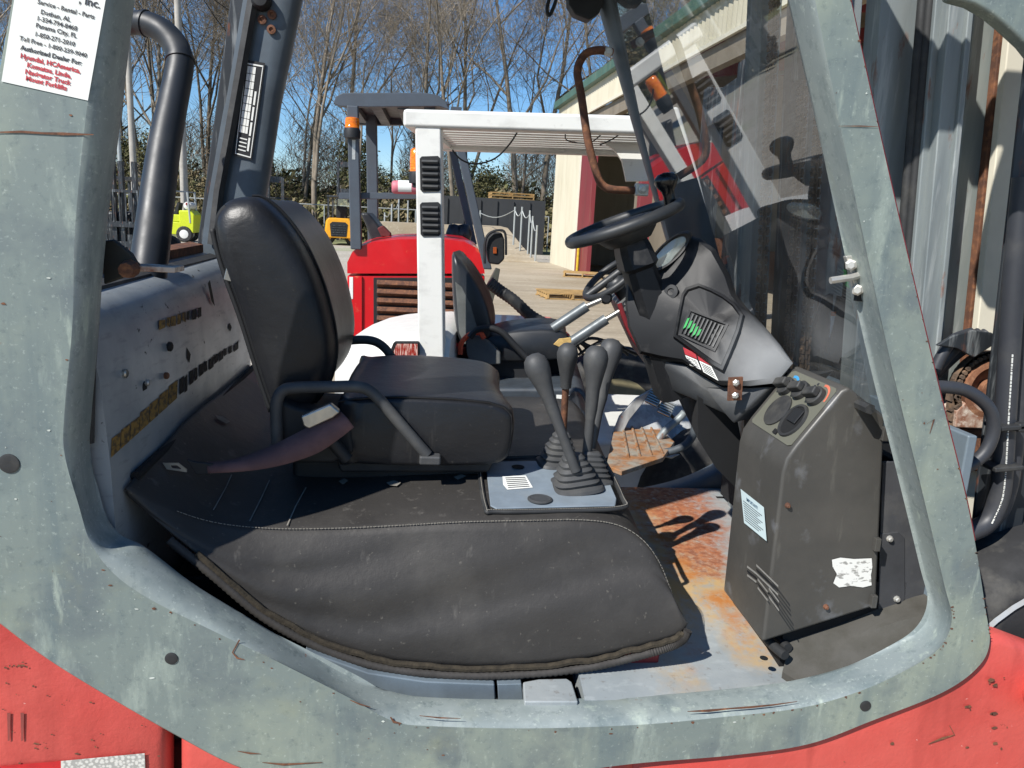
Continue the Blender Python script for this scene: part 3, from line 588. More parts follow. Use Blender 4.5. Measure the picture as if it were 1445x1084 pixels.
# --- steering wheel and column
n_ = Vector((-.39, 0, .92)).normalized(); e1 = Vector((.92, 0, .39)).normalized(); wc = Vector((.42, 1.75, 1.607)); RW = .128
m_whl = plain('steering_wheel_rubber', '2c2e30', .42, 0, .2, 20, .12, 120, dust=.08).m
def wp(a, r_=RW, h=0): return wc+e1*(r_*math.cos(a))+Vector((0, 1, 0))*(r_*math.sin(a))+n_*h
sw = mk('steering_wheel', *tubem([wp(2*math.pi*k/48) for k in range(48)], .0135, 12, closed=True), m_whl, FL, smooth=60)
mk('wheel_hub', *lathem([(.05, -.045), (.066, -.028), (.078, -.010), (.080, -.002), (.07, .003), (.03, .006), (0, .006)], wc, n_, 28), m_whl, sw, smooth=50)
for a in (0, 2.3, -2.3):
    rows = []
    for t in (0, .3, .6, 1):
        r_ = .03+t*(RW-.03); w = .030+.016*abs(t-.45); h = -.010+.010*t
        d = Vector((0, 1, 0))*math.cos(a)-e1*math.sin(a); c = wp(a, r_, h)
        rows.append([c-d*w-n_*.008, c-d*w*.8+n_*.006, c+d*w*.8+n_*.006, c+d*w-n_*.008])
    mk('wheel_spoke', *loftm(rows), m_whl, sw, smooth=50, bevel=.003)
kb = P(945, 283, 1.72)
mk('spinner_knob', *lathem([(.014, -.012), (.013, .012), (.015, .022), (.022, .031), (.027, .041), (.026, .051), (.017, .059), (0, .062)], kb, (-.3, 0, 1), 20), plain('glossy_black_knob', '131416', .2).m, sw, smooth=60)
col = mk('steering_column', *loftm([[wc-n_*h+e1*x*a+Vector((0, 1, 0))*y*b for x, y in ((-1, -.7), (-.6, -1), (.6, -1), (1, -.7), (1, .7), (.6, 1), (-.6, 1), (-1, .7))] for h, a, b in ((.03, .03, .035), (.06, .036, .045), (.10, .04, .055), (.11, .033, .045), (.30, .045, .06), (.42, .05, .06))]), m_dash, FL, smooth=40)
def dens_(*q): return [(q[i][0]+(q[(i+1) % len(q)][0]-q[i][0])*j/3, q[i][1]+(q[(i+1) % len(q)][1]-q[i][1])*j/3) for i in range(len(q)) for j in range(3)]
# --- dashboard
dpts = [(902, 372, 1.78), (886, 400, 1.77), (884, 430, 1.76), (888, 462, 1.74), (905, 500, 1.72), (935, 507, 1.69), (966, 512, 1.66), (992, 529, 1.62), (1019, 544, 1.58), (1060, 545, 1.54), (1096, 541, 1.525), (1120, 513, 1.52), (1100, 488, 1.55), (1078, 462, 1.59), (1052, 434, 1.64), (1037, 416, 1.66), (1028, 388, 1.68), (1008, 352, 1.71), (990, 338, 1.74), (972, 333, 1.76), (950, 346, 1.77), (928, 366, 1.78)]
dout = [P(*q) for q in dpts]
bk_ = Vector((.17, .12, -.03)); dv = Vector((-.6, -.75, .2)).normalized()
dc = sum(dout, Vector())/len(dout)
def back(p, d): q = p+Vector((d*.75, d, -.1*d)); q.x = min(q.x, .772-.355*(q.z-1.341)-.02); return q
rings = [[back(p, .16) for p in dout], [back(p, .01) for p in dout], [p+dv*.008 for p in dout], [dc+(p-dc)*.94+dv*.020 for p in dout], [dc+(p-dc)*.7+dv*.026 for p in dout], [dc+(p-dc)*.35+dv*.030 for p in dout], [dc+(p-dc)*.02+dv*.030 for p in dout]]
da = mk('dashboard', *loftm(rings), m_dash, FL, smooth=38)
dsh = caster(da)
# gauge in its round pod
def oval_px(k, Y): return [P(945+k*(25*math.cos(a)*.73-9*math.sin(a)*.68)*1.25, 356+k*(-25*math.cos(a)*.68-9*math.sin(a)*.73)*1.25, Y) for a in [2*math.pi*q/28 for q in range(28)]]
pod = mk('gauge_pod', *loftm([oval_px(1.35, 1.80), oval_px(1.3, 1.735), oval_px(1.18, 1.722), oval_px(1.0, 1.724), oval_px(.95, 1.735)], True, False), m_dash, da, smooth=45)
mk('gauge_face', *loftm([oval_px(.98, 1.734), oval_px(.02, 1.734)], True, False), plain('pale_gauge_dial', 'b9c0be', .3).m, pod)
mk('gauge_lens', *loftm([oval_px(1.0, 1.726), oval_px(.5, 1.722), oval_px(.02, 1.721)], True, False), m_glass, pod, smooth=60)
# ignition switch
mk('ignition_switch', *lathem([(.017, -.002), (.016, .0015), (.008, .002), (.007, -.001), (0, -.001)], dsh(947, 412, .001), dv, 18), m_black, da, smooth=30)
# moulded brow and fuse grille
bo_ = [dsh(a, b, 0) for a, b in dens_((962, 415), (968, 406), (986, 400), (1004, 407), (1023, 417), (1040, 430), (1052, 446), (1046, 470), (1032, 505), (1022, 528), (1008, 520), (985, 503), (950, 478), (955, 450))]
bn_ = Vector()
for i in range(len(bo_)): bn_ += (bo_[i]-bo_[0]).cross(bo_[(i+1) % len(bo_)]-bo_[0])
bn_.normalize(); bn_ = bn_ if bn_.dot(FW) < 0 else -bn_
brow = mk('moulded_brow', *pillowm(bo_, bn_, [(0, -.012), (.02, .006), (.05, .013), (.12, .015), (.16, .010), (.6, .007), (.98, .007)]), m_dash, da, smooth=28)
dsh2 = caster(brow)
gq = [dsh2(a, b, .003) for a, b in ((973, 436), (1029, 458), (1009, 497), (956, 472))]
dv0 = dv; dv = bn_
gr = mk('fuse_grille', *loftm([[p for p in gq], [lp(p, sum(gq, Vector())/4, .12) for p in gq], [lp(p, sum(gq, Vector())/4, .14)-dv*.006 for p in gq]], True, False), m_dash, da)
mk('grille_back', [lp(p, sum(gq, Vector())/4, .06)-dv*.0055 for p in gq], [(0, 1, 2, 3)], m_dark, gr)
def gp(u, v, l): return lp(lp(gq[0], gq[1], u), lp(gq[3], gq[2], u), v)+dv*l
m_slat = plain('grille_slat', '4a4b4b', .5).m; m_green = plain('green_clip', '1f9a48', .5, 0, .2, 80).m
for k in range(9):
    u = .12+k*.095; mk('grille_slat', *prismm([gp(u, .12, -.004), gp(u+.035, .12, -.004), gp(u+.035, .88, -.004), gp(u, .88, -.004)], dv*.004), m_slat, gr)
for k, (v0, v1) in enumerate(((.35, .75), (.4, .7), (.45, .8), (.5, .85), (.55, .8))):
    u = .05+k*.095; mk('green_clip', *prismm([gp(u, v0, -.003), gp(u+.05, v0-.05, -.003), gp(u+.05, v1-.1, -.003), gp(u, v1, -.003)], dv*.004), m_green, gr)
dv = dv0
# lower shell, warning stickers, rusty bracket
low = [(904, 503, 1.73), (920, 525, 1.72), (945, 552, 1.69), (972, 563, 1.65), (1000, 576, 1.60), (1022, 586, 1.56), (1033, 598, 1.54), (1052, 580, 1.525), (1086, 548, 1.525), (1060, 549, 1.54), (1019, 548, 1.58), (992, 533, 1.62), (966, 516, 1.66), (935, 510, 1.69)]
lw = [P(*q)+Vector((.008, .008, 0)) for q in low]
mk('lower_shell', *loftm([[p+Vector((.2, .12, .02)) for p in lw], lw, [lp(p, sum(lw, Vector())/len(lw), .06)+dv*.006 for p in lw], [lp(p, sum(lw, Vector())/len(lw), .9)+dv*.008 for p in lw]]), plain('grey_plastic_shell', '3e4042', .5, 0, .2, 12, .1, 300, dust=.2).m, da, smooth=50)
for q, mm in (([(964, 490), (982, 499), (984, 507), (967, 500)], m_redink), ([(967, 501), (984, 508), (990, 522), (974, 515)], m_paper), ([(984, 500), (1000, 507), (1004, 516), (986, 508)], m_redink), ([(987, 509), (1004, 517), (1014, 537), (993, 525)], m_paper)):
    st = mk('warning_sticker', [dsh(a, b, .001) for a, b in q], [(0, 1, 2, 3)], mm, da)
    if mm is m_paper:
        for k in range(5):
            t = .15+k*.16; Q = [dsh(a, b, .0016) for a, b in q]; f_ = lambda u, v: lp(lp(Q[0], Q[1], u), lp(Q[3], Q[2], u), v)
            mk('print_line', [f_(.1, t), f_(.9, t), f_(.9, t+.07), f_(.1, t+.07)], [(0, 1, 2, 3)], m_ink, da)
rb_ = [P(a, b, 1.518) for a, b in ((1029, 533), (1049, 532), (1047, 565), (1027, 566))]
rbk = mk('rusty_bracket', *prismm(rb_, (0, .006, 0)), m_rust, da, bevel=.001)
for px, py in ((1038, 540), (1037, 558)): mk('bracket_bolt', *lathem([(.0075, 0), (.0075, .005), (.004, .008), (0, .008)], P(px, py, 1.517), (0, -1, 0), 6), m_zinc, da)
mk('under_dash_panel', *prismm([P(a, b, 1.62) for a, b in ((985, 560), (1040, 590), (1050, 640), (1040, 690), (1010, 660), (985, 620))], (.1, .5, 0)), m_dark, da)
# --- heater console
co_n = [(1100, 907), (1104, 668), (1110, 648), (1124, 628), (1188, 552), (1198, 546), (1250, 588), (1237, 856)]
YC, YC2 = 1.32, 1.535
cn = [P(a, b, YC) for a, b in co_n]
prof = [(p.x, p.z) for p in cn]; prof[0] = (prof[1][0]+.004, prof[0][1])
cs = mk('heater_console', *loftm([[Vector((x, y, z)) for x, z in prof] for y in (YC, YC2)]), m_cons, FL, bevel=.007, seg=3)
sl0 = Vector((prof[3][0], 0, prof[3][1])); sl1 = Vector((prof[4][0], 0, prof[4][1])); sdir = (sl1-sl0).normalized(); sn = Vector((-sdir.z, 0, sdir.x)); SLn = (sl1-sl0).length
def cpn(u, v, h=0): return sl0+sdir*(SLn*u)+sn*h+Vector((0, YC+.012+(YC2-YC-.03)*v, 0))    # u up the slope, v away from the camera
mk('control_inlay', *prismm([cpn(-.04, 0, .0006), cpn(.96, 0, .0006), cpn(1, .04, .0006), cpn(1, .95, .0006), cpn(.96, 1, .0006), cpn(-.04, 1, .0006), cpn(-.08, .95, .0006), cpn(-.08, .05, .0006)], sn*.001), m_inlay, cs)
def oval(c, r1, r2, h): return [c+sdir*r1*math.cos(a)+Vector((0, r2*math.sin(a), 0))+sn*h for a in [2*math.pi*k/28 for k in range(28)]]
v0 = cpn(.30, .66, .002); mk('air_vent', *loftm([oval(v0, .036, .036, 0), oval(v0, .036, .036, .003), oval(v0, .031, .031, .005), oval(v0, .001, .001, .004)], True, False), m_rub, cs, smooth=30)
v1 = cpn(.28, .27, .002); av = mk('air_vent', *loftm([oval(v1, .038, .036, 0), oval(v1, .037, .035, .004), oval(v1, .032, .030, .004), oval(v1, .031, .029, .001)], True, False), m_rub, cs, smooth=30)
mk('vent_throat', *loftm([oval(v1, .031, .029, .0012), oval(v1, .001, .001, .001)], True, False), m_dark, av)
mk('vent_blade', *boxm(v1+sdir*.01+sn*.004, (.03, .034, .003), ry(-math.atan2(sdir.z, sdir.x))), m_black, av, bevel=.001)
for v, u in ((.83, .70), (.52, .74), (.2, .76)):
    c = cpn(u, v, .002); kn = mk('control_knob', *loftm([oval(c, .020, .021, 0), oval(c, .020, .021, .010), oval(c, .017, .018, .012), oval(c, .001, .001, .012)], True, False), m_rub, cs, smooth=30)
    mk('knob_grip', *boxm(c+sn*.019, (.018, .036, .016), ry(-math.atan2(sdir.z, sdir.x)) @ rzm(R(20))), m_rub, kn, bevel=.004)
def arc(c, r0, r1, a0, a1, mat, name, h=.0022):
    q = [a0+(a1-a0)*k/12 for k in range(13)]
    pts = [c+sdir*r1*math.cos(a)+Vector((0, r1*math.sin(a), 0))+sn*h for a in q]+[c+sdir*r0*math.cos(a)+Vector((0, r0*math.sin(a), 0))+sn*h for a in reversed(q)]
    mk(name, pts, [tuple(range(len(pts)))], mat, cs)
arc(cpn(.76, .2, 0), .025, .030, R(-95), R(15), plain('salmon_print', 'd9765c', .5).m, 'heat_mark')
arc(cpn(.70, .83, 0), .024, .030, R(-50), R(20), plain('blue_print', '3f9ad0', .5).m, 'cold_mark')
for k in range(4): mk('fan_mark', *boxm(cpn(.9, .36, .0022)+Vector((0, .006*math.cos(k*1.57), 0))+sdir*.006*math.sin(k*1.57), (.005, .005, .0006), ry(-math.atan2(sdir.z, sdir.x))), m_ink, cs)
mk('small_socket', *boxm(cpn(-.0, .40, .003), (.010, .014, .004), ry(-math.atan2(sdir.z, sdir.x))), m_dark, cs)
def cl(px, py, d=.0012):                     # on the console's left face
    p = PX(px, py, prof[1][0]); return p-Vector((d, 0, 0))
iq = [cl(a, b, .003) for a, b in ((1047, 690), (1080, 716), (1084, 764), (1052, 738))]
ip = mk('instruction_label', iq, [(0, 1, 2, 3)], plain('pale_blue_label', 'bfd0d2', .5, var=.08).m, cs)
fq = lambda u, v, l=.0008: lp(lp(iq[0], iq[1], u), lp(iq[3], iq[2], u), v)-Vector((l, 0, 0))
tv = textm('IMPORTANT!', .0098, .0002); ex_ = (iq[1]-iq[0]).normalized()
mk('lettering', *place(tv, fq(.5, .22), ex_, (iq[0]-iq[3])), plain('blue_ink', '4a6b86', .6).m, ip)
for k in range(9): mk('print_line', [fq(.08, .3+k*.07), fq(.9-.1*(k % 3), .3+k*.07), fq(.9-.1*(k % 3), .32+k*.07), fq(.08, .32+k*.07)], [(0, 1, 2, 3)], m_ink, ip)
for (x0, y0, x1, y1), nn in (((1055, 797, 1068, 812), 3), ((1068, 795, 1099, 830), 3), ((1070, 815, 1084, 838), 3), ((1086, 828, 1100, 852), 3)):
    for k in range(nn): t = k/nn; mk('louvre_mark', [cl(x0, y0+t*18+1), cl(x1, y1+t*18-4), cl(x1, y1+t*18-1), cl(x0, y0+t*18+4)], [(0, 1, 2, 3)], m_zinc if k % 2 == 0 else m_black, cs)
def cf(px, py, d=.002): return P(px, py, YC-d)
wq = [(1174, 790), (1186, 787), (1205, 789), (1230, 788), (1231, 800), (1229, 812), (1230, 826), (1218, 829), (1200, 827), (1184, 829), (1176, 823), (1181, 810), (1175, 800)]
M = Mat('torn_white_label', rgb('d9d8d2'), .7); M.mix(M.noise(90, .55, .6, (.6, 1, 1.4), 8), rgb('77756f'), .8); m_torn = M.m
mk('torn_label', [cf(a, b) for a, b in wq], [tuple(range(len(wq)))], m_torn, cs)
def hexb(name, p, ax, r_, mat, parent): return mk(name, *lathem([(r_*1.25, 0), (r_*1.25, .0015), (r_, .002), (r_, .006), (r_*.6, .008), (0, .008)], p, ax, 8), mat, parent, smooth=30)
for px, py, mm in ((1111, 713, m_rust), (1165, 856, m_rust)): hexb('console_screw', cf(px, py, 0), (0, -1, 0), .0045, mm, cs)
for px, py in ((1248, 612), (1237, 768), (1232, 848)): mk('hinge_tab', *boxm(cf(px, py, .003), (.011, .012, .026)), m_cons, cs, bevel=.001)
sd = [(1246, 652), (1278, 650), (1312, 845), (1240, 862)]
spn = mk('side_plate', *prismm([P(a, b, 1.345) for a, b in sd], (0, .006, 0)), plain('grey_black_side_plate', '46474a', .55, 0, .25, 14, .15, 200, dust=.25).m, FL, bevel=.002)
pv = [(1242, 754), (1268, 751), (1277, 760), (1277, 846), (1270, 854), (1240, 860)]
mk('hinge_plate', *prismm([P(a, b, 1.343) for a, b in pv], (0, .003, 0)), plain('hinge_plate_paint', '424346', .5, dust=.2).m, spn, bevel=.001)
for px, py in ((1255, 760), (1265, 845)): hexb('plate_bolt', P(px, py, 1.343), (0, -1, 0), .0055, m_zinc, spn)
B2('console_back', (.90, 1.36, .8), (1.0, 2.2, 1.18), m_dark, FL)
# rubber mat under the console
mt = [(1104, 948), (1110, 925), (1112, 906), (1180, 880), (1240, 856), (1290, 842), (1314, 836), (1321, 862), (1305, 893), (1275, 909), (1210, 938), (1165, 953), (1128, 963)]
M = Mat('dusty_rubber_mat', rgb('46443f'), .85); M.mix(M.noise(20, .4, .65), rgb('38362f'), .8); M.bump(350, .6, .001); m_mat = M.m
matp = [P(a, b, y) for (a, b), y in zip(mt, (1.31, 1.33, 1.345, 1.35, 1.35, 1.345, 1.34, 1.285, 1.275, 1.27, 1.27, 1.27, 1.275))]
mk('floor_mat', *loftm([[p-Vector((0, 0, .02)) for p in matp], matp, [lp(p, sum(matp, Vector())/len(matp), .5)+Vector((0, 0, .006)) for p in matp], [lp(p, sum(matp, Vector())/len(matp), .98)+Vector((0, 0, .008)) for p in matp]]), m_mat, FL, smooth=40)
for q in ([(1045, 850), (1062, 876), (1085, 905), (1108, 925)], [(1070, 880), (1092, 896), (1112, 915)]):
    mk('hose_stub', *tubem(cr([PZ(a, b, .795) for a, b in q], 4), .010, 8), m_rub, FL, smooth=60)
B2('toe_board', (1.0, 1.3, .785), (1.02, 2.29, 1.25), m_panelp, FL)
# --- windscreen
def gx(z): return .772-.355*(z-1.341)
glz = (1.30, 2.33)
wsd = mk('windscreen', [Vector((gx(z)+d, y, z)) for z, d in ((glz[0], 0), (glz[1], 0)) for y in (1.272, 2.292)], [(0, 1, 3, 2)], m_glass, FL)
mk('windscreen_seal', *tubem([Vector((gx(glz[0]), 1.28, glz[0])), Vector((gx(glz[0]), 2.285, glz[0]))], .010, 6), m_rub, wsd)
hg = [P(a, b, 1.255) for a, b in ((1194, 362), (1206, 360), (1222, 415), (1210, 418))]
hc = mk('screen_hinge', *prismm(hg, (0, .012, 0)), m_zinc, FL, bevel=.0015)
for px, py in ((1201, 374), (1210, 409)): mk('hinge_nut', *lathem([(.010, 0), (.010, .006), (.006, .008), (.006, .013), (0, .013)], P(px, py, 1.254), (-.5, -.9, 0), 6), m_zinc, hc)
mk('hinge_pin', *tubem([P(1214, 388, 1.25), P(1200, 392, 1.245), P(1172, 396, 1.245)], .006, 8), m_zinc, hc, smooth=40)
mk('hinge_shim', *boxm(P(1213, 420, 1.26), (.015, .01, .012)), m_black, hc)
B2('cowl', (.78, 1.45, 1.24), (.86, 2.29, 1.285), m_mastd, FL, .004)
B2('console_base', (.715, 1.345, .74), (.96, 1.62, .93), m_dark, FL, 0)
# --- mast
TI = -.075
def rail(name, px0, px1, py, Y, dep, mat, parent, z0=.15, z1=2.75, bv=.003):
    a = P(px0, py, Y); b = P(px1, py, Y); w = b.x-a.x
    ff_ = lambda x, y, z: Vector((x+TI*(z-a.z), y, z))
    r0 = [ff_(a.x, Y, z0), ff_(a.x+w, Y, z0), ff_(a.x+w, Y+dep, z0), ff_(a.x, Y+dep, z0)]; r1 = [ff_(a.x, Y, z1), ff_(a.x+w, Y, z1), ff_(a.x+w, Y+dep, z1), ff_(a.x, Y+dep, z1)]
    return mk(name, *loftm([r0, r1]), mat, parent, bevel=bv)
MS = rail('mast', 1351, 1418, 250, 1.60, .02, m_galv, FL)
rail('mast_rail', 1318, 1349, 250, 1.545, .03, m_mast, MS)
rail('rail_lip', 1344, 1352, 250, 1.535, .03, m_mast, MS)
rail('mast_rail', 1397, 1424, 300, 1.545, .02, m_cream, MS)
rail('inner_rail', 1299, 1313, 250, 1.57, .05, m_mast, MS)
rail('lift_cylinder', 1225, 1276, 250, 1.64, .06, m_mast, MS)
rail('inner_rail', 1384, 1396, 300, 1.575, .02, m_rust, MS)
rail('outer_rail', 1423, 1500, 300, 1.44, .008, m_mastd, MS)
for px, Y in ((1281, 1.60), (1291, 1.59)):
    a = P(px, 250, Y); mk('mast_hose', *tubem([Vector((a.x+TI*(z-a.z), Y, z)) for z in (.5, 1.5, 2.7)], .0105, 8), m_rub, MS, smooth=60)
# far rails, chains and cylinders seen through the glass
rail('mast_rail', 1058, 1085, 400, 2.05, .10, m_mast, MS); rail('mast_rail', 1128, 1160, 400, 2.10, .06, m_mast, MS); rail('inner_rail', 1102, 1122, 400, 2.0, .05, m_mastd, MS)
rail('lift_cylinder', 1165, 1190, 400, 1.98, .06, m_mast, MS); rail('cross_plate', 1135, 1215, 480, 1.93, .03, m_mastd, MS, .9, 1.33)
def chain(px, py, Y, z0, z1, parent):
    a = P(px, py, Y); z = z0; prt = []
    while z < z1:
        for k, dx in enumerate((-.008, 0, .008)):
            prt.append(boxm((a.x+TI*(z-a.z)+dx, Y, z+(.012 if k == 1 else 0)), (.004, .016, .021)))
        prt.append(cylm((a.x+TI*(z-a.z)-.014, Y, z), (a.x+TI*(z-a.z)+.014, Y, z), .0045, 6)); z += .0245
    o = mk('lift_chain', *joinm(prt), m_chain, parent); o['kind'] = 'stuff'; return o
chain(1083, 220, 1.95, .7, 2.3, MS); chain(1128, 220, 1.93, .7, 1.95, MS); chain(1148, 300, 1.88, .7, 1.9, MS)
rail('valve_block', 1148, 1180, 40, 1.9, .1, m_mastd, MS, 1.98, 2.4)
mk('pointed_plate', *prismm([P(a, b, 1.9) for a, b in ((1140, 490), (1166, 420), (1176, 415), (1172, 495))], (0, .02, 0)), m_black, MS)
mk('pointed_plate', *prismm([P(a, b, 1.88) for a, b in ((1170, 500), (1186, 418), (1196, 420), (1215, 510))], (0, .02, 0)), m_black, MS)
wl = [P(a, b, 1.885) for a, b in ((1173, 440), (1180, 440), (1177, 455), (1171, 476))]; mk('warning_label', *prismm(wl, (0, .003, 0)), m_paper, MS)
mk('warning_label', *prismm([P(a, b, 1.884) for a, b in ((1173, 440), (1180, 440), (1180, 446), (1173, 446))], (0, .002, 0)), plain('orange_print', 'd9602a', .5).m, MS)
# hoses, chain wheel and guard at the right
def hose(pts, Y, r_, mat=m_rub, name='hydraulic_hose'): return mk(name, *tubem(cr([P(a, b, Y if not isinstance(Y, (list, tuple)) else Y[i]) for i, (a, b) in enumerate(pts)], 6), r_, 12), mat, FL, smooth=60)
m_hose = plain('black_hose', '33353a', .45, 0, .2, 20, .06, 120, dust=.1).m
h1 = hose([(1300, 548), (1330, 546), (1365, 552), (1395, 575), (1402, 605), (1392, 635), (1370, 656), (1340, 672)], 1.36, .0125, m_hose)
h2 = hose([(1445, 250), (1432, 380), (1424, 500), (1418, 600), (1415, 655), (1410, 700), (1395, 735), (1365, 752), (1330, 758)], 1.40, .020, m_hose)
h3 = hose([(1462, 250), (1450, 380), (1442, 500), (1434, 600), (1428, 655), (1422, 690), (1408, 725), (1380, 742), (1340, 745)], 1.43, .018, m_hose)
for px, py in ((1420, 600), (1413, 657)):
    mk('hose_clamp', *boxm(P(px, py, 1.39), (.062, .05, .010), ry(R(-6))), m_rub, h2, bevel=.003)
mk('clamp_end', *boxm(P(1440, 603, 1.375), (.02, .02, .018)), m_rub, h2, bevel=.004)
dashes('hose_print', [p+Vector((-.008, -.0195, 0)) for p in cr([P(a, b, 1.40) for a, b in ((1424, 500), (1418, 600), (1415, 655), (1410, 700), (1395, 735))], 8)], h2, m_paper, .0016, .007, .005)
for k in range(3): hose([(1320, 520+k*4), (1330+k*10, 500), (1345+k*13, 480+k*3), (1372+k*10, 470)], 1.50+k*.02, .012, m_hose)
pw = P(1386, 546, 1.53)
chw = mk('chain_wheel', *lathem([(.062, 0), (.062, .03), (.05, .032), (.048, .012), (.02, .012), (.02, .03), (0, .03)], pw, (0, -1, 0), 28), _rust('light_rust_wheel', '93664a', '6e4732', 'a98062'), MS, smooth=35)
prt = []
for k in range(26):
    a = R(70+k*8.2); c = pw+Vector((math.cos(a)*.073, -.012, math.sin(a)*.073)); prt.append(boxm(c, (.016, .02, .022), ry(-a))); prt.append(cylm(c-Vector((0, .016, 0)), c+Vector((0, .016, 0)), .005, 7))
    if k > 17:
        c = pw+Vector((-.073+.004*(k-18), -.012, -.02-.022*(k-18))); prt.append(boxm(c, (.018, .02, .02))); prt.append(cylm(c-Vector((0, .016, 0)), c+Vector((0, .016, 0)), .005, 7))
o = mk('lift_chain', *joinm(prt), m_chain, MS); o['kind'] = 'stuff'
gd = [(1322, 488), (1345, 474), (1372, 466), (1402, 470), (1402, 488), (1375, 505), (1350, 492)]
mk('chain_guard', *prismm([P(a, b, 1.48) for a, b in gd], (0, .01, 0)), m_mastd, MS, bevel=.003)
mk('rusty_block', *prismm([P(a, b, 1.50) for a, b in ((1350, 580), (1372, 560), (1396, 562), (1394, 606), (1348, 604))], (0, .06, 0)), m_rustl, MS, bevel=.004)
mk('cross_member', *prismm([P(a, b, 1.52) for a, b in ((1340, 606), (1420, 606), (1460, 640), (1460, 680), (1345, 660))], (0, .06, 0)), m_rust, MS, bevel=.004)
mk('grey_side_plate', *prismm([P(a, b, 1.62) for a, b in ((1395, 660), (1500, 600), (1500, 960), (1395, 930))], (0, .02, 0)), m_panelp, MS)
# front tyre showing past the frame
tyc = Vector((1.36, 1.30, .64)); m_tyre = plain('tyre_rubber', '2a2a2b', .7, 0, .3, 20, .3, 120, dust=.25).m
tprof = [(.22, .10), (.22, .02), (.30, 0), (.36, .015), (.385, .05), (.39, .12), (.385, .22), (.36, .25), (.2, .25)]
ty = mk('front_tyre', *lathem(tprof, tyc, (0, 1, 0), 48), m_tyre, FL, smooth=50)
mk('sidewall_stripe', *lathem([(.318, .002), (.322, -.003), (.330, .002)], tyc, (0, 1, 0), 48, False), m_zinc, ty, smooth=50)
mk('wheel_rim', *lathem([(.225, .03), (.2, .05), (.1, .07), (0, .07)], tyc, (0, 1, 0), 32), m_white, ty, smooth=40)
# --- red body
def body(name, pts, Y, dep, bulge, parent=FL, mat=m_red):
    q = [P(a, b, Y) for a, b in pts]; c = sum(q, Vector())/len(q)
    return mk(name, *loftm([[p+Vector((0, dep, 0)) for p in q], [p+Vector((0, .02, 0)) for p in q], [lp(p, c, .02)+Vector((0, .006, 0)) for p in q], [lp(p, c, .06) for p in q], [lp(p, c, .5)+Vector((0, -bulge, 0)) for p in q], [lp(p, c, .98)+Vector((0, -bulge, 0)) for p in q]]), mat, parent, smooth=50)
def dens(pts, k=4): return [(pts[i][0]+(pts[(i+1) % len(pts)][0]-pts[i][0])*j/k, pts[i][1]+(pts[(i+1) % len(pts)][1]-pts[i][1])*j/k) for i in range(len(pts)) for j in range(k)]
rp = body('rear_body_panel', dens([(-260, 700), (-40, 800), (60, 890), (234, 990), (236, 1290), (-260, 1420)]), 1.208, .04, .002)
body('middle_body_panel', dens([(251, 990), (480, 1090), (640, 1080), (900, 1040), (900, 1420), (252, 1420)]), 1.21, .04, .002)
fb = body('front_body_panel', dens([(880, 1060), (1000, 1040), (1180, 1000), (1360, 900), (1420, 900), (1500, 930), (1560, 1000), (1560, 1420), (880, 1420)]), 1.214, .04, .004)
mk('tilt_cylinder_head', *lathem([(.042, 0), (.042, .07), (.036, .085), (.02, .09), (0, .09)], P(1468, 968, 1.23), (-.35, -.9, .1), 24), m_red, FL, smooth=50)  # rounded red nub, the head of the tilt cylinder
fd_ = [(P(random.uniform(1150, 1460), random.uniform(975, 1084), 1.2075), random.uniform(.0008, .004)) for _ in range(10)]
fd_ = [q for q in fd_ if q[0].z < .845-.75*max(0, 1.0-q[0].x)+.02]
flakes('rust_chips', fd_+[(P(random.gauss(1405, 12), random.gauss(985, 22), 1.2075), random.uniform(.001, .005)) for _ in range(9)], m_rust, fb)
flakes('rust_chips', [(P(random.uniform(0, 230), 1084-random.random()**1.5*150, 1.204), random.uniform(.0006, .0022)) for _ in range(40)]+[(P(8+k*6, 941+random.uniform(-2, 2), 1.204), .0022) for k in range(6)], m_rust, rp)
strip('scratch', [(1310, 1050), (1330, 1042), (1347, 1037), (1340, 1024)], .0022, 1.2075, m_rust, fb)
# reflective tape
M = Mat('white_reflective_tape', rgb('c9c8c0'), .35); v_ = M.N('TexVoronoi'); v_.inputs['Scale'].default_value = 170; M.L(M.tc, v_.inputs['Vector']); mr = M.N('MapRange'); M.L(v_.outputs['Distance'], mr.inputs[0]); mr.inputs[1].default_value = .35; mr.inputs[2].default_value = .6; M.mix(mr.outputs[0], rgb('8d8d88'), .8); m_tape = M.m
def tape(a, b, c, d, mat): mk('reflective_tape', [P(x, y, 1.2035) for x, y in (a, b, c, d)], [(0, 1, 2, 3)], mat, rp)
tape((86, 1074), (204, 1063), (206, 1110), (86, 1120), m_tape); tape((-20, 1083), (86, 1074), (86, 1120), (-20, 1128), plain('red_reflective_tape', 'c02026', .35, 0, .2, 60).m)
for x in (10, 29): mk('scuff', [P(a, b, 1.2035) for a, b in ((x, 1006), (x+5, 1006), (x+4, 1045), (x+1, 1046))], [(0, 1, 2, 3)], plain('grey_scuff', '8a413a', .7).m, rp)
# --- chassis that carries it all, mostly out of the frame
B2('chassis', (-1.1, 1.32, .18), (1.0, 2.28, .62), m_redd, FL, .02)
B2('counterweight', (-1.5, 1.25, .2), (-.72, 2.33, 1.05), m_red, FL, .05)
for y in (1.25, 2.05):
    mk('rear_tyre', *lathem([(.16, .01), (.25, 0), (.28, .03), (.285, .1), (.28, .17), (.25, .2), (.16, .19)], Vector((-.85, y, .285)), (0, 1, 0), 32), m_tyre, FL, smooth=50)
mk('front_tyre', *lathem([(.2, .01), (.34, 0), (.385, .05), (.39, .12), (.385, .2), (.34, .25), (.2, .24)], Vector((1.36, 2.0, .39)), (0, 1, 0), 32), m_tyre, FL, smooth=50)
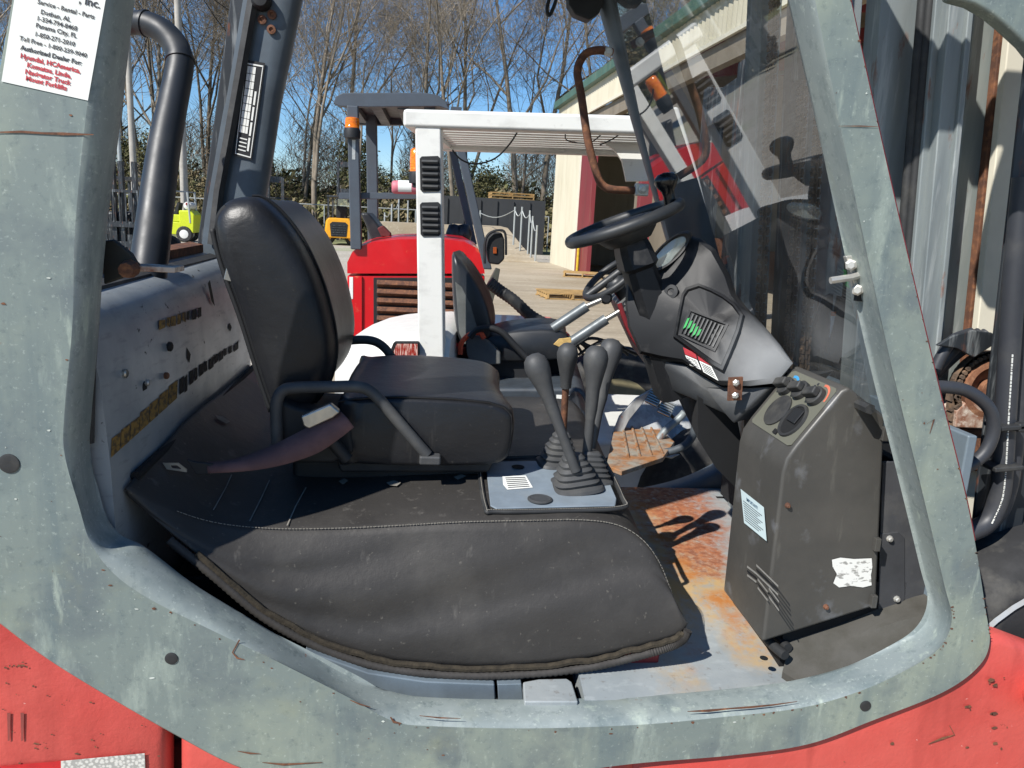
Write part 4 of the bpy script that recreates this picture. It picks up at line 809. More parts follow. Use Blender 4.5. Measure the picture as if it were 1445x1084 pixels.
# --- dealer sticker on the rear pillar
dq2 = [P(a, b, 1.1988) for a, b in ((18, -60), (157, -60), (149, 0), (124, 142), (2, 115), (20, 0))]
ds = mk('dealer_sticker', dq2, [tuple(range(6))], m_paper, FL)
ex = (P(100, 140, 1.2)-P(10, 117, 1.2)); ey = (P(50, 40, 1.2)-P(35, 125, 1.2))
ex.normalize(); ey = (ey-ex*ey.dot(ex)).normalized()
for s, px, py, sz, mm, bo in ((', Inc.', 126, 8, .0150, m_ink, .0003), ('Service - Rental - Parts', 93, 16, .0081, m_ink, .0002), ('Dothan, AL', 78, 25, .0083, m_ink, .0002), ('1-334-794-8468', 80, 36, .0083, m_ink, .0002), ('Panama City, FL', 79, 46, .0083, m_ink, .0002), ('1-850-271-2010', 77, 58, .0083, m_ink, .0002), ('Toll Free - 1-800-239-9040', 75, 69, .0081, m_ink, .0002), ('Authorized Dealer For:', 72, 81, .0085, m_ink, .0003), ('Hyundai, HCAmerica,', 71, 92.5, .0090, m_redink, .00035), ('Komatsu, Linde,', 69, 102.5, .0090, m_redink, .00035), ('Navigator Truck', 67, 112, .0090, m_redink, .00035), ('Mount Forklifts', 65, 120.5, .0088, m_redink, .00035)):
    mk('lettering', *place(textm(s, sz*1.0, bo), P(px, py, 1.198), ex, ey), mm, ds)
# ================================================================== GROUND
def _grav():
    M = Mat('gravel_and_dirt', rgb('a39c8e'), .95); M.mix(M.noise(.5, .4, .65), rgb('b5afa3'), .8); M.mix(M.noise(7, .45, .6, detail=9), rgb('857d70'), .6); M.mix(M.noise(.25, .55, .7, off=3), rgb('7d8a5a'), .5); M.mix(M.noise(22, .5, .7, detail=4), rgb('d0cabd'), .4); M.bump(12, .6, .03); return M.m
def _conc():
    M = Mat('worn_concrete', rgb('a0937d'), .85); M.mix(M.noise(.5, .4, .65), rgb('b0a48f'), .8); M.mix(M.noise(.6, .46, .66, (.3, 2, 1), 9, .7), rgb('857965'), .7); M.mix(M.noise(1.7, .5, .72, (.3, 2.2, 1), 9, .7, off=4), rgb('6f6556'), .5); M.mix(M.noise(.35, .5, .62, off=8), rgb('8c7b60'), .5); M.mix(M.noise(9, .55, .75), rgb('cfc5b3'), .5); M.bump(9, .3, .01); return M.m
m_conc = _conc()
gsz = 400
tag(mk('ground', [(-gsz, -gsz, 0), (gsz, -gsz, 0), (gsz, gsz, 0), (-gsz, gsz, 0)], [(0, 1, 2, 3)], _grav()), kind='structure')
tag(mk('concrete_apron', [(-1.6, -30, .004), (16, -30, .004), (16, 30.5, .004), (1.2, 31.5, .004), (-1.0, 22, .004)], [(0, 1, 2, 3, 4)], m_conc), kind='structure')
tag(mk('grass_verge', [(-60, 39.5, .004), (60, 37, .004), (60, 90, .004), (-60, 90, .004)], [(0, 1, 2, 3)], plain('winter_grass', '7f8258', .95, 0, .35, .8, .4, 6).m), kind='structure')
# ================================================================== WHITE FORKLIFT
m_gg2 = plain('grey_sill_paint', '4c5358', .5, dust=.2).m
m_blk2 = plain('black_seat_vinyl_worn', '24272b', .35, 0, .2, 10, .1, 200, dust=.1).m
WF = thing('forklift', 'white forklift with louvred white guard post and black seat, parked just beyond the nearest forklift', 'forklift', (0, 3.45, 0), world=True)
YW = 3.40
def pr(name, pts, Y, dep, mat, p, bv=.004, **k): return mk(name, *prismm([P(a, b, Y) for a, b in pts], (0, dep, 0)), mat, p, bevel=bv, **k)
post = pr('guard_post', [(600, 176), (637, 176), (634, 520), (598, 520)], YW, .09, m_wguard, WF, .008)
for (x0, y0, x1, y1) in ((606, 221, 635, 271), (605, 286, 634, 334)):
    q = [(x0+3, y0), (x1-3, y0), (x1, y0+3), (x1, y1-3), (x1-3, y1), (x0+3, y1), (x0, y1-3), (x0, y0+3)]
    vt = pr('post_vent', q, YW-.006, .006, m_black, post, .001)
    for k in range(5):
        yy = y0+4+k*(y1-y0-6)/5; a = P(x0+3, yy+4, YW-.01); b = P(x1-3, yy+4, YW-.01)
        mk('vent_louvre', *boxm((a+b)/2, (b.x-a.x, .014, .010), rx(R(35))), m_lever, vt, bevel=.001)
a = P(585, 155, YW); b = P(960, 158, YW)
zb0, zb1 = 1.962, 2.036
BM = B2('guard_beam', (-.115, YW-.01, zb0), (1.03, YW+.07, zb1), m_wguard, WF, .015)
for k in range(9): B2('roof_bar', (-.02, YW+.14+k*.105, 1.985), (.99, YW+.195+k*.105, 2.03), m_white, WF, .005)
B2('guard_beam', (-.115, 4.42, 1.96), (1.03, 4.50, zb1), m_wguard, WF, .01)
B2('guard_cross_beam', (-.112, YW+.07, 1.966), (-.02, 4.42, zb1-.004), m_wguard, WF); B2('guard_cross_beam', (.99, YW+.07, 1.966), (1.027, 4.42, zb1-.004), m_wguard, WF)
B2('guard_post', (-.20, 4.42, .95), (-.12, 4.49, 1.96), m_wguard, WF, .008)
tg = B2('roof_tag', (.10, 4.405, 1.97), (.60, 4.415, 2.02), m_white, WF, .001)
B2('green_mark', (.42, 4.400, 1.985), (.50, 4.404, 2.007), plain('faded_green_print', '4d9a7c', .6).m, WF, 0)
m_wire = plain('black_wire', '111214', .6).m
mk('hanging_wire', *tubem(cr([P(q[0], q[1], 3.7) for q in ((640, 212), (652, 226), (672, 233), (700, 226), (722, 205), (735, 184))], 4), .004, 5), m_wire, WF)
mk('hanging_wire', *tubem(cr([P(q[0], q[1], 3.7) for q in ((768, 186), (790, 194), (798, 190), (800, 204), (830, 208), (848, 196))], 4), .003, 5), m_wire, WF)
mk('hanging_wire', *tubem(cr([P(q[0], q[1], 3.6) for q in ((848, 212), (866, 204), (880, 194))], 4), .003, 5), m_wire, WF)
pr('front_pillar', [(925, 164), (962, 164), (985, 250), (1004, 340), (1012, 420), (985, 420), (972, 330), (950, 240)], YW, .08, m_wguard, WF, .01)
pr('front_pillar', [(905, 200), (925, 200), (950, 280), (962, 370), (945, 370), (930, 290)], 4.42, .08, m_wguard, WF, .01)
pr('front_gusset', [(826, 204), (840, 208), (854, 218), (864, 234), (869, 262), (898, 262), (915, 240), (915, 200)], 4.0, .03, m_wguard, WF, .002)
hd = [(486, 482), (500, 474), (530, 468), (570, 464), (610, 463), (632, 466), (640, 474), (642, 640), (480, 640)]
pts = [P(x, y, 3.62) for x, y in hd]
mk('engine_hood', *loftm([[Vector((p.x, 3.40, min(p.z, .965)-.02)) for p in pts], [Vector((p.x, 3.42, min(p.z, .985)-.008)) for p in pts], [Vector((p.x, 3.50, p.z-.004)) for p in pts], pts, [Vector((p.x, 4.0, p.z+.004)) for p in pts], [Vector((p.x, 4.48, p.z-.02)) for p in pts]]), m_white, WF, smooth=40)
tl = pr('tail_lamp', [(556, 503), (564, 484), (600, 484), (600, 503)], 3.37, .05, m_dark, WF, .003)
m_lens = Mat('red_lamp_lens', rgb('8e2b22'), .12); m_lens.mix(m_lens.noise(60, .45, .6, (3, 1, .5)), rgb('c9a89c')); m_lens = m_lens.m
pr('lamp_lens', [(562, 503), (569, 486), (599, 486), (599, 503)], 3.362, .006, m_lens, tl, .001)
sb = [(637, 363), (645, 365), (656, 377), (668, 396), (680, 420), (688, 446), (690, 468), (686, 482), (672, 488), (655, 490), (645, 486), (638, 440)]
spf = [(p.x, p.z) for p in cr([P(x, y, 3.72) for x, y in sb], 3, True)]
s2 = B2('seat', (.1, 3.74, .78), (.55, 4.12, .93), m_black, WF, .01)
mk('backrest', *loftm(yloft(spf, [(3.70, .2, 0), (3.71, .06, 0), (3.735, 0, 0), (3.8, .0, -.01), (3.95, .02, -.03), (4.1, 0, -.01), (4.17, .05, 0), (4.18, .2, 0)])), m_blk2, s2, smooth=60)
pr('side_panel', [(641, 398), (650, 405), (662, 430), (672, 468), (668, 485), (652, 486), (645, 470)], 3.697, .02, plain('grey_seat_side', '5d605e', .6, dust=.2).m, s2, .004)
cq = [(676, 484), (690, 473), (730, 466), (775, 465), (795, 474), (797, 494), (785, 506), (700, 510), (680, 506)]
spc = [(p.x, p.z) for p in cr([P(x, y, 3.72) for x, y in cq], 3, True)]
mk('cushion', *loftm(yloft(spc, [(3.70, .15, 0), (3.71, .04, 0), (3.74, 0, 0), (3.95, .03, 0), (4.16, 0, 0), (4.2, .1, 0)])), m_blk2, s2, smooth=60)
pr('torn_foam', [(776, 486), (784, 478), (800, 477), (802, 486), (790, 492)], 3.695, .02, plain('yellow_foam', 'c9a868', .9, 0, .3, 60).m, s2, .002)
pr('belt_housing', [(655, 478), (672, 474), (690, 484), (704, 498), (704, 514), (662, 516), (656, 498)], 3.66, .05, plain('grey_plastic_box', '5a5c5b', .5, dust=.25).m, s2, .008)
m_or = plain('orange_belt', 'd9502a', .6).m
mk('orange_belt', *tubem(cr([P(x, y, 3.645) for x, y in ((648, 500), (650, 484), (662, 472), (676, 470), (682, 478))], 4), .012, 6), m_or, s2)
mk('armrest', *tubem(cr([P(x, y, 3.64) for x, y in ((662, 476), (672, 466), (690, 463), (708, 470), (725, 488), (748, 512))], 5), .016, 8), m_black, s2, smooth=60)
for (x0, y0), (x1, y1), (x2, y2) in (((775, 464), (822, 433), (848, 422)), ((798, 484), (848, 451), (872, 437))):
    g = mk('gas_strut', *cylm(P(x0, y0, 3.72), P(x1, y1, 3.72), .026, 14), plain('strut_grey_paint', '6a7073', .4, .3).m, WF, smooth=40)
    mk('strut_rod', *cylm(P(x1, y1, 3.72), P(x2, y2, 3.72), .013, 10), m_steel, g, smooth=40)
    mk('strut_end', *lathem([(.02, -.02), (.032, 0), (.02, .02)], P(x2, y2, 3.72), (0, 1, 0), 10), m_black, g, smooth=40)
for k in range(7):
    x = 770+k*12; mk('cable', *tubem(cr([P(x-25, 492+k % 3*4, 3.85), P(x, 474+(k*7) % 12, 3.82), P(x+25, 478+(k*5) % 16, 3.85), P(x+40, 500, 3.9)], 4), .008, 6), m_rub, WF, smooth=60)
w2 = P(852, 394, 3.85); n2 = Vector((-.62, -.2, .76)).normalized(); e2 = (P(886, 374, 3.85)-w2).normalized(); e2 = (e2-n2*e2.dot(n2)).normalized(); f2 = n2.cross(e2)
wl2 = mk('steering_wheel', *tubem([w2+e2*(.155*math.cos(t))+f2*(.155*math.sin(t)) for t in [2*math.pi*k/40 for k in range(40)]], .017, 10, closed=True), m_whl, WF, smooth=60)
mk('wheel_hub', *lathem([(.05, -.06), (.055, -.02), (.03, 0), (0, 0)], w2, n2, 16), m_whl, wl2, smooth=60)
mk('wheel_spoke', *tubem([w2-e2*.15, w2, w2+e2*.15], .02, 8), m_whl, wl2, smooth=60); mk('steering_column', *cylm(w2, w2-n2*.5, .035, 12), m_dash, WF, smooth=50)
mk('front_cowl', *prismm([P(x, y, 3.7) for x, y in ((868, 436), (884, 420), (905, 440), (960, 520), (985, 560), (960, 560), (905, 520))], (0, .7, 0)), plain('grey_cowl', '6d6f6d', .5, dust=.3).m, WF, bevel=.01)
mk('red_pipe', *tubem(cr([P(x, y, 3.66) for x, y in ((868, 430), (882, 470), (905, 505), (925, 530))], 4), .012, 8), m_redd, WF)
# black deck, fenders, floor with pedals
pr('seat_suspension', [(690, 508), (792, 506), (800, 530), (690, 532)], 3.85, .3, m_dark, WF, .005)
db = pr('seat_deck', [(640, 548), (818, 546), (828, 556), (834, 640), (640, 640)], 3.50, .9, plain('black_deck_paint', '3d444b', .4, dust=.15).m, WF, .02)
pr('white_label', [(786, 556), (816, 557), (816, 565), (786, 563)], 3.497, .004, m_paper, db, 0)
mk('deck_slot', *boxm(P(727, 615, 3.3), (.05, .02, .012)), m_dark, WF)
pr('black_side_skirt', [(690, 560), (716, 570), (740, 600), (756, 640), (690, 645)], 3.35, .3, m_blk2, WF, .02)
pr('white_fender', [(740, 596), (765, 602), (800, 612), (815, 660), (752, 660)], 3.38, .3, m_white, WF, .02)
fd = [(824, 600), (828, 585), (838, 575), (848, 580), (856, 600), (862, 640), (864, 670), (822, 670)]
pr('black_fender', fd, 3.0, .35, m_blk2, WF, .02)
M = Mat('rusty_step_plate', rgb('8b8578'), .7); M.mix(M.noise(12, .4, .6), rgb('94602f'), .9); M.mix(M.noise(30, .5, .7, off=3), rgb('4f3a2c'), .7); m_step = M.m
st = mk('step_plate', *prismm([PZ(x, y, .66) for x, y in ((862, 596), (905, 590), (950, 618), (945, 640), (900, 660), (876, 652))], (0, 0, -.02)), m_step, WF, bevel=.003)
for k in range(4): mk('tread_rib', *tubem([PZ(872+k*13, 596+k*1, .664), PZ(900+k*14, 640-k*2, .664)], .006, 6), m_step, st)
M = Mat('scraped_toe_board', rgb('a5a7a6'), .6, .2); M.mix(M.noise(18, .45, .62, (1, 1, .4)), rgb('77797a'), .8); M.mix(M.noise(30, .6, .7, off=2), RUST2, .7); m_toe = M.m
tb = mk('toe_board', *prismm([P(866, 612, 3.50), P(893, 566, 3.62), P(922, 544, 3.70), P(962, 556, 3.70), P(986, 590, 3.58), P(978, 626, 3.46), P(940, 640, 3.40), P(905, 632, 3.42)], (.03, .05, -.03)), m_toe, WF, bevel=.004)
pr('white_arc_panel', [(862, 610), (872, 585), (895, 560), (920, 545), (905, 565), (885, 590), (874, 612)], 3.46, .02, m_toe, WF, .003)
for px, py in ((921, 559), (937, 573)):
    pd = mk('pedal', *boxm(P(px, py, 3.40), (.065, .012, .075), rx(R(-35)) @ ry(R(25))), m_mast, WF, bevel=.006)
    for k in range(6): mk('pedal_rib', *boxm(P(px, py, 3.39)+rx(R(-35)) @ ry(R(25)) @ Vector((0, -.004, -.03+k*.012)), (.055, .008, .005), rx(R(-35)) @ ry(R(25))), m_steel, pd)
    mk('pedal_arm', *tubem([P(px+4, py+8, 3.42), P(px+14, py+20, 3.45)], .008, 6), m_black, pd)
mk('pedal', *tubem(cr([P(924, 622, 3.36), P(936, 604, 3.36), P(955, 586, 3.38), P(962, 578, 3.38)], 4), .017, 8), m_mast, WF, smooth=60)
mk('cab_sill', *tubem(cr([P(840, 652, 3.2), P(900, 640, 3.2), P(955, 630, 3.2), P(978, 612, 3.2), P(984, 580, 3.2), P(978, 556, 3.2)], 5), .018, 8), m_gg2, WF, smooth=60)
B2('chassis', (-.5, 3.45, .2), (1.2, 4.45, .62), m_white, WF, .03)
for x, y, r_ in ((-.45, 3.4, .27), (-.45, 4.25, .27), (1.3, 3.42, .34), (1.3, 4.2, .34)):
    w_ = mk('tyre', *lathem([(r_*.55, .01), (r_*.85, 0), (r_*.97, .03), (r_, .1), (r_*.97, .17), (r_*.85, .2), (r_*.55, .19)], Vector((x, y, r_)), (0, 1, 0), 28), m_tyre, WF, smooth=50)
    mk('wheel_rim', *lathem([(r_*.58, .02), (r_*.5, .05), (r_*.2, .06), (0, .06)], Vector((x, y, r_)), (0, 1, 0), 20), m_cream, w_, smooth=40)
B2('mast_rail', (1.32, 3.55, .15), (1.42, 3.65, 2.3), m_mastd, WF); B2('mast_rail', (1.32, 4.25, .15), (1.42, 4.35, 2.3), m_mastd, WF); B2('mast_crosshead', (1.33, 3.65, 2.1), (1.41, 4.25, 2.25), m_mastd, WF)
WF.rotation_euler = (0, R(-1.1), R(-7))
# ================================================================== RED FORKLIFT
RF = thing('forklift', 'red forklift with brown louvred side grille and dark grey overhead guard, behind the white forklift', 'forklift', (0, 5.7, 0), world=True)
def _gred():
    M = Mat('glossy_red_paint', rgb('c8181f'), .28, 0, .5, .3); M.mix(M.noise(14, .62, .7, detail=8), rgb('d98a5a'), .5, .6); M.mix(M.noise(4, .4, .6), rgb('b8141b'), .7); return M.m
m_gred = _gred(); YR = 5.2
m_gg = plain('dark_grey_guard_paint', '4b525a', .45, .1, .2, 10).m
hp_ = [(490, 386), (490, 370), (496, 357), (508, 347), (525, 341), (560, 337), (620, 336), (655, 340), (674, 350), (682, 366), (684, 386)]
hpts = [P(x, y, YR) for x, y in hp_]
hood = mk('hood', *loftm([[lp(p, Vector((p.x, YR, 1.2)), .02) for p in hpts], [Vector((p.x, YR+.06, p.z+(.006 if p.z > 1.3 else 0))) for p in hpts], [Vector((p.x, YR+.5, p.z+(.02 if p.z > 1.3 else 0))) for p in hpts], [Vector((p.x, YR+1.0, p.z)) for p in hpts]]), m_gred, RF, smooth=50)
pr('side_body', [(490, 389), (684, 389), (684, 560), (490, 560)], YR+.012, 1.0, m_gred, RF, .006)
pr('corner_panel', [(492, 390), (511, 390), (511, 560), (492, 560)], YR-.004, .02, m_gred, RF, .004)
pr('inspection_label', [(493, 391), (498, 391), (498, 422), (493, 422)], YR-.007, .003, m_paper, RF, 0)
gl_ = pr('side_grille', [(527, 392), (668, 392), (668, 480), (527, 480)], YR, .02, m_black, RF, .004)
for k in range(7):
    a = P(532, 403+k*12.4, YR-.012); b = P(664, 403+k*12.4, YR-.012)
    mk('grille_louvre', *boxm((a+b)/2, (b.x-a.x, .05, .034), rx(R(-30))), m_rust, gl_, bevel=.004)
B2('chassis', (-.62, 5.25, .2), (.95, 6.2, .85), m_gred, RF, .03)
pr('red_step', [(660, 470), (800, 468), (800, 500), (660, 500)], 5.2, .2, m_gred, RF, .01)
def post_(name, x0, y0, x1, y1, Y, w, parent=RF, mat=None):
    return mk(name, *loftm([[P(x0, y0, Y)+Vector((a, b, 0)) for a, b in ((-w, -w), (w, -w), (w, w), (-w, w))], [P(x1, y1, Y)+Vector((a, b, 0)) for a, b in ((-w, -w), (w, -w), (w, w), (-w, w))]]), mat or m_gg, parent, bevel=.008)
post_('guard_post', 503, 352, 498, 150, YR, .035); post_('guard_post', 527, 345, 524, 155, 6.1, .04); post_('guard_post', 688, 380, 640, 165, YR, .028); post_('guard_post', 668, 345, 628, 165, 6.1, .028)
mk('post_rust_chip', *boxm(P(500, 212, YR)-Vector((0, .036, 0)), (.02, .002, .12)), m_zinc, RF)
rp_ = [(470, 146), (474, 136), (484, 131), (600, 131), (618, 134), (628, 142), (634, 155), (620, 150), (520, 151), (480, 150)]
rfb = pr('roof_rail', rp_, YR-.02, .06, m_gg, RF, .004)
mk('roof_rail', *prismm([P(x, y, YR-.02)+Vector((0, 1.0, 0)) for x, y in rp_], (0, .06, 0)), m_gg, RF, bevel=.004)
z_ = P(540, 140, YR).z
for k in range(5): B2('roof_slat', (-.62+k*.17, YR+.04, z_-.05), (-.55+k*.17, YR+.98, z_-.01), m_gg, RF)
B2('roof_panel', (-.64, YR+.045, z_), (.05, YR+.975, z_+.02), m_gg, RF)
pr('cross_rail', [(478, 272), (602, 272), (602, 281), (478, 281)], YR+.02, .04, m_gg, RF, .003)
m_amb = Mat('amber_beacon_lens', rgb('e0670f'), .15, 0, .5); m_amb.b.inputs['Transmission Weight'].default_value = .15; m_amb.mix(m_amb.noise(40, .4, .6, (1, 1, 4)), rgb('f08a1e')); m_amb = m_amb.m
def beacon(px, py, Y, r_, h, parent):
    o = mk('beacon', *lathem([(r_*1.1, -.06), (r_*1.15, -.02), (r_*1.0, 0)], P(px, py, Y), (0, 0, 1), 18), m_black, parent, smooth=40)
    mk('beacon_lens', *lathem([(r_, 0), (r_, .01), (r_*.96, .012), (r_*.98, h*.5), (r_*.9, h*.92), (r_*.6, h), (0, h)], P(px, py, Y), (0, 0, 1), 20), m_amb, o, smooth=50)
beacon(497, 181, YR-.06, .046, .065, RF); beacon(572, 240, 4.2, .036, .118, WF)
mk('beacon_stand', *boxm(P(573, 256, 4.2), (.05, .05, .05)), m_black, WF, bevel=.004)
ex_ = thing('fire_extinguisher', 'faded pink fire extinguisher lying along the grey rail behind the white post', 'extinguisher', P(575, 271, 5.1), world=True)
mk('cylinder', *lathem([(.03, 0), (.04, .01), (.042, .03), (.042, .17), (.035, .195), (.016, .21), (.014, .23)], P(553, 264, 5.12), (1, 0, .03), 18), plain('faded_pink_paint', 'c9707c', .5, var=.2).m, ex_, smooth=50)
mk('paper_label', *lathem([(.0428, 0), (.0428, .085)], P(562, 264, 5.12), (1, 0, .03), 18), m_paper, ex_, smooth=50)
mk('valve', *boxm(P(599, 263, 5.12), (.03, .02, .03)), m_black, ex_, bevel=.003)
pr('seat_back', [(508, 300), (516, 318), (524, 340), (548, 340), (540, 325), (520, 300)], 5.6, .4, m_blk2, RF, .02); pr('maroon_cover', [(532, 322), (540, 318), (552, 330), (550, 336), (538, 334)], 5.55, .1, plain('maroon_cloth', '5f2626', .8).m, RF, .01)
for x in (640, 654): mk('headrest', *lathem([(0, 0), (.05, .02), (.06, .08), (.04, .14), (0, .15)], P(x, 345, 5.8), (0, 0, 1), 14), m_blk2, RF, smooth=60)
wk = pr('work_lamp', [(688, 336), (696, 328), (708, 328), (712, 338), (712, 366), (704, 374), (690, 372), (685, 352)], 5.0, .10, m_black, RF, .012)
pr('amber_lens', [(696, 349), (701, 349), (701, 358), (696, 358)], 4.99, .02, plain('dull_amber_lens', '9c4a1c', .3).m, wk, .002)
mk('lamp_guard', *tubem(cr([P(x, y, 4.98) for x, y in ((684, 372), (684, 344), (690, 330), (704, 325), (713, 330), (714, 360))], 4), .008, 6), m_black, wk, smooth=60)
mk('flexible_duct', *tubem(cr([P(x, y, 4.85) for x, y in ((690, 398), (705, 410), (725, 424), (748, 445), (770, 458), (788, 470))], 10), [.036+.004*(i % 2) for i in range(51)], 10), m_rub, RF, smooth=40)
pr('lever_stand', [(688, 400), (700, 378), (706, 380), (702, 402), (692, 440), (686, 440)], 4.95, .04, plain('olive_grey_lever', '4c4c44', .5).m, RF, .004)
rt = P(874, 560, 4.9); rt.z = .37
tyr = mk('front_tyre', *lathem([(.22, .02), (.36, 0), (.43, .04), (.445, .12), (.43, .2), (.36, .24), (.22, .22)], rt, (0, 1, 0), 40), m_tyre, RF, smooth=50)
rm = mk('wheel_rim', *lathem([(.24, .015), (.2, .05), (.06, .06), (0, .04)], rt, (0, 1, 0), 24), plain('tan_rim_paint', '8d8465', .5).m, tyr, smooth=40)
for k in range(8): mk('tread_lug', *boxm(rt+Vector((math.cos(k*.4+.4)*.445, .06, math.sin(k*.4+.4)*.445)), (.03, .10, .05), ry(-(k*.4+.4))), m_tyre, tyr, bevel=.006)
for k in range(5): mk('wheel_nut', *lathem([(.016, 0), (.016, .012), (0, .012)], rt+Vector((math.cos(k*1.256)*.12, .045, math.sin(k*1.256)*.12)), (0, -1, 0), 6), m_dark, rm)
for x, y in ((-.35, 5.2), (-.35, 6.0)): mk('rear_tyre', *lathem([(.16, .01), (.26, 0), (.3, .04), (.31, .1), (.3, .16), (.26, .2), (.16, .19)], Vector((x, y, .31)), (0, 1, 0), 28), m_tyre, RF, smooth=50)
# ================================================================== BUILDING
BD = thing('metal_building', 'long cream corrugated metal building with green roof trim and open dark bays', 'building', (5.2, 16, 0), world=True)
def fx(y): return 5.55-(y-8)*.043
def _sheet(name, a, b):
    M = Mat(name, rgb(a), .5); M.mix(M.noise(2, .4, .65, (1, 1, .2)), rgb(b), .8); M.mix(M.noise(6, .58, .75, (1, 1, .1), off=3), rgb('8a7d66'), .4); return M.m
m_sheet = _sheet('cream_wall_sheet', 'c6bfaa', 'b8b099'); m_maroon = _sheet('maroon_paint', '7d3236', '6d2a2e'); m_trimg = _sheet('green_trim', '4d6b60', '3f5a50')
m_int = _sheet('brown_interior_wall', '857b6c', '6f6658')
def corr(name, y0, y1, z0, z1, mat, p, off=0, pitch=.22, dep=.035):
    n_ = int((y1-y0)/pitch*2); pts = []
    for k in range(n_+1):
        y = y0+(y1-y0)*k/n_; pts.append((fx(y)-off-(dep if k % 2 else 0), y))
    return mk(name, [Vector((x, y, z)) for z in (z0, z1) for x, y in pts], [(i, i+1, n_+2+i, n_+1+i) for i in range(n_)], mat, p)
YF = 31.0
corr('fascia', 4.0, YF, 5.20, 5.92, m_sheet, BD)
corr('wall', 26.6, YF, 0, 5.2, m_sheet, BD)
def seg(name, y0, y1, z0, z1, x0, x1, mat, p=BD, bv=0):
    return mk(name, *loftm([[Vector((fx(y)+a, y, z)) for a, z in ((x0, z0), (x1, z0), (x1, z1), (x0, z1))] for y in (y0, y1)]), mat, p, bevel=bv)
seg('roof_trim', 3.9, YF+.2, 5.90, 6.16, -.20, .15, m_trimg, bv=.02)
seg('fascia_lip', 4.0, YF, 5.12, 5.20, -.05, .02, m_cream)
seg('header_beam', 4.0, 26.6, 4.72, 5.12, .06, .26, m_int)
seg('door_trim', 26.35, 26.6, 0, 4.9, -.06, .1, m_cream); seg('door_jamb', 24.6, 26.35, 0, 4.72, -.05, .08, m_maroon)
for y in (19.5, 13.5, 8.2): seg('column', y, y+.3, 0, 5.1, 0, .3, m_maroon)
seg('wall_end', YF-.02, YF, 0, 5.9, 0, 9, m_sheet)
mk('roof', [Vector((fx(3.9)-.1, 3.9, 6.12)), Vector((fx(YF)-.1, YF+.2, 6.12)), Vector((15, YF+.2, 7.6)), Vector((15, 3.9, 7.6))], [(0, 1, 2, 3)], m_trimg, BD, solid=.05)
mk('back_wall', *box2((14.2, 3.9, 0), (14.4, YF, 7.4)), m_int, BD); mk('partition', *box2((5.9, 23.4, 0), (14.2, 23.5, 6.2)), m_int, BD)
for k in range(8): mk('rafter', *boxm((9.9, 5+k*3.4, 6.3), (8.8, .15, .3), ry(R(-9))), m_maroon, BD)
mk('roof_lining', [Vector((fx(3.9), 3.9, 6.0)), Vector((fx(YF), YF, 6.0)), Vector((14.6, YF, 7.45)), Vector((14.6, 3.9, 7.45))], [(0, 1, 2, 3)], m_int, BD)
m_yel = plain('yellow_safety_paint', 'd0b02a', .6).m
for y in (25.6,): mk('yellow_bollard', *cylm((fx(y)-.12, y, 0), (fx(y)-.12, y, 1.1), .045, 12), m_yel, BD, smooth=50)
for k in range(4): mk('stored_crate', *box2((6.4+k*1.3, 21+k*.3, 0), (7.4+k*1.3, 22, 1.1+.3*(k % 2))), m_rust, BD)
# ================================================================== RAMP, CONTAINER, POSTS
rmp = [PZ(772, 372, 0), PZ(690, 369, 0)]
RA = thing('loading_ramp', 'pale concrete loading ramp rising towards the dark container', 'ramp', (2.6, 33, 0), world=True)
mk('ramp_slab', *loftm([[Vector((a, y, z)) for a, z in ((x0, 0), (x1, 0), (x1, h), (x0, h))] for x0, x1, y, h in ((1.3, 4.0, 30.6, .02), (1.2, 3.6, 33, .55), (.9, 3.2, 36, 1.25), (.7, 3.0, 38, 1.3))]), m_conc, RA)
mk('ramp_block', *box2((-2.6, 34.2, 0), (.95, 38, 1.25)), m_conc, RA)
m_cont = plain('charcoal_container_paint', '2f3133', .6, 0, .2, 1.5).m
CT = thing('container', 'charcoal steel container standing behind the ramp', 'container', (2.5, 39, 0), world=True)
mk('container_wall', *box2((.2, 38.2, 0), (5.2, 41, 2.6)), m_cont, CT)
for k in range(6): mk('container_rib', *box2((.25+k*.8, 38.12, .1), (.45+k*.8, 38.19, 2.5)), m_cont, CT)
m_galvp = plain('galvanised_pole', 'a9adab', .45, .4, .15, 4).m
def ground_at(px, py, Y): return P(px, py, Y)
pl = [(553, 288, 337, 37), (563, 281, 335, 38), (543, 300, 333, 38), (727, 292, 332, 32.5), (737, 292, 340, 32.2), (748, 297, 350, 31.8), (752, 305, 358, 31.3), (758, 318, 366, 30.8), (678, 297, 338, 36), (576, 283, 330, 38)]
tops = []
for i, (px, y0, y1, Y) in enumerate(pl):
    a = P(px, y0, Y); b = P(px-2, y1, Y); lab = ['chain post on the concrete block, second from the left', 'tallest chain post on the concrete block beside the red forklift', 'leftmost short chain post on the concrete block', 'chain post highest up the loading ramp', 'second chain post down the loading ramp', 'third chain post down the loading ramp', 'fourth chain post down the loading ramp', 'lowest chain post at the foot of the loading ramp', 'chain post standing right of the grey guard strut', 'chain post rightmost on the concrete block'][i]
    mk('post', *cylm((a.x, Y, max(0, b.z-.4)), (a.x, Y, a.z), .04, 10), m_galvp, thing('chain_post', lab, 'post', (a.x, Y, max(0, b.z-.4)), 'chain posts along the ramp', world=True), smooth=60); tops.append(Vector((a.x, Y, a.z-.12)))
def chainline(a, b, label):
    q = [lp(a, b, t/8)-Vector((0, 0, .25*math.sin(math.pi*t/8))) for t in range(9)]
    tag(mk('barrier_chain', *tubem(q, .02, 5), m_galvp), label, 'chain', 'chains between the ramp posts')
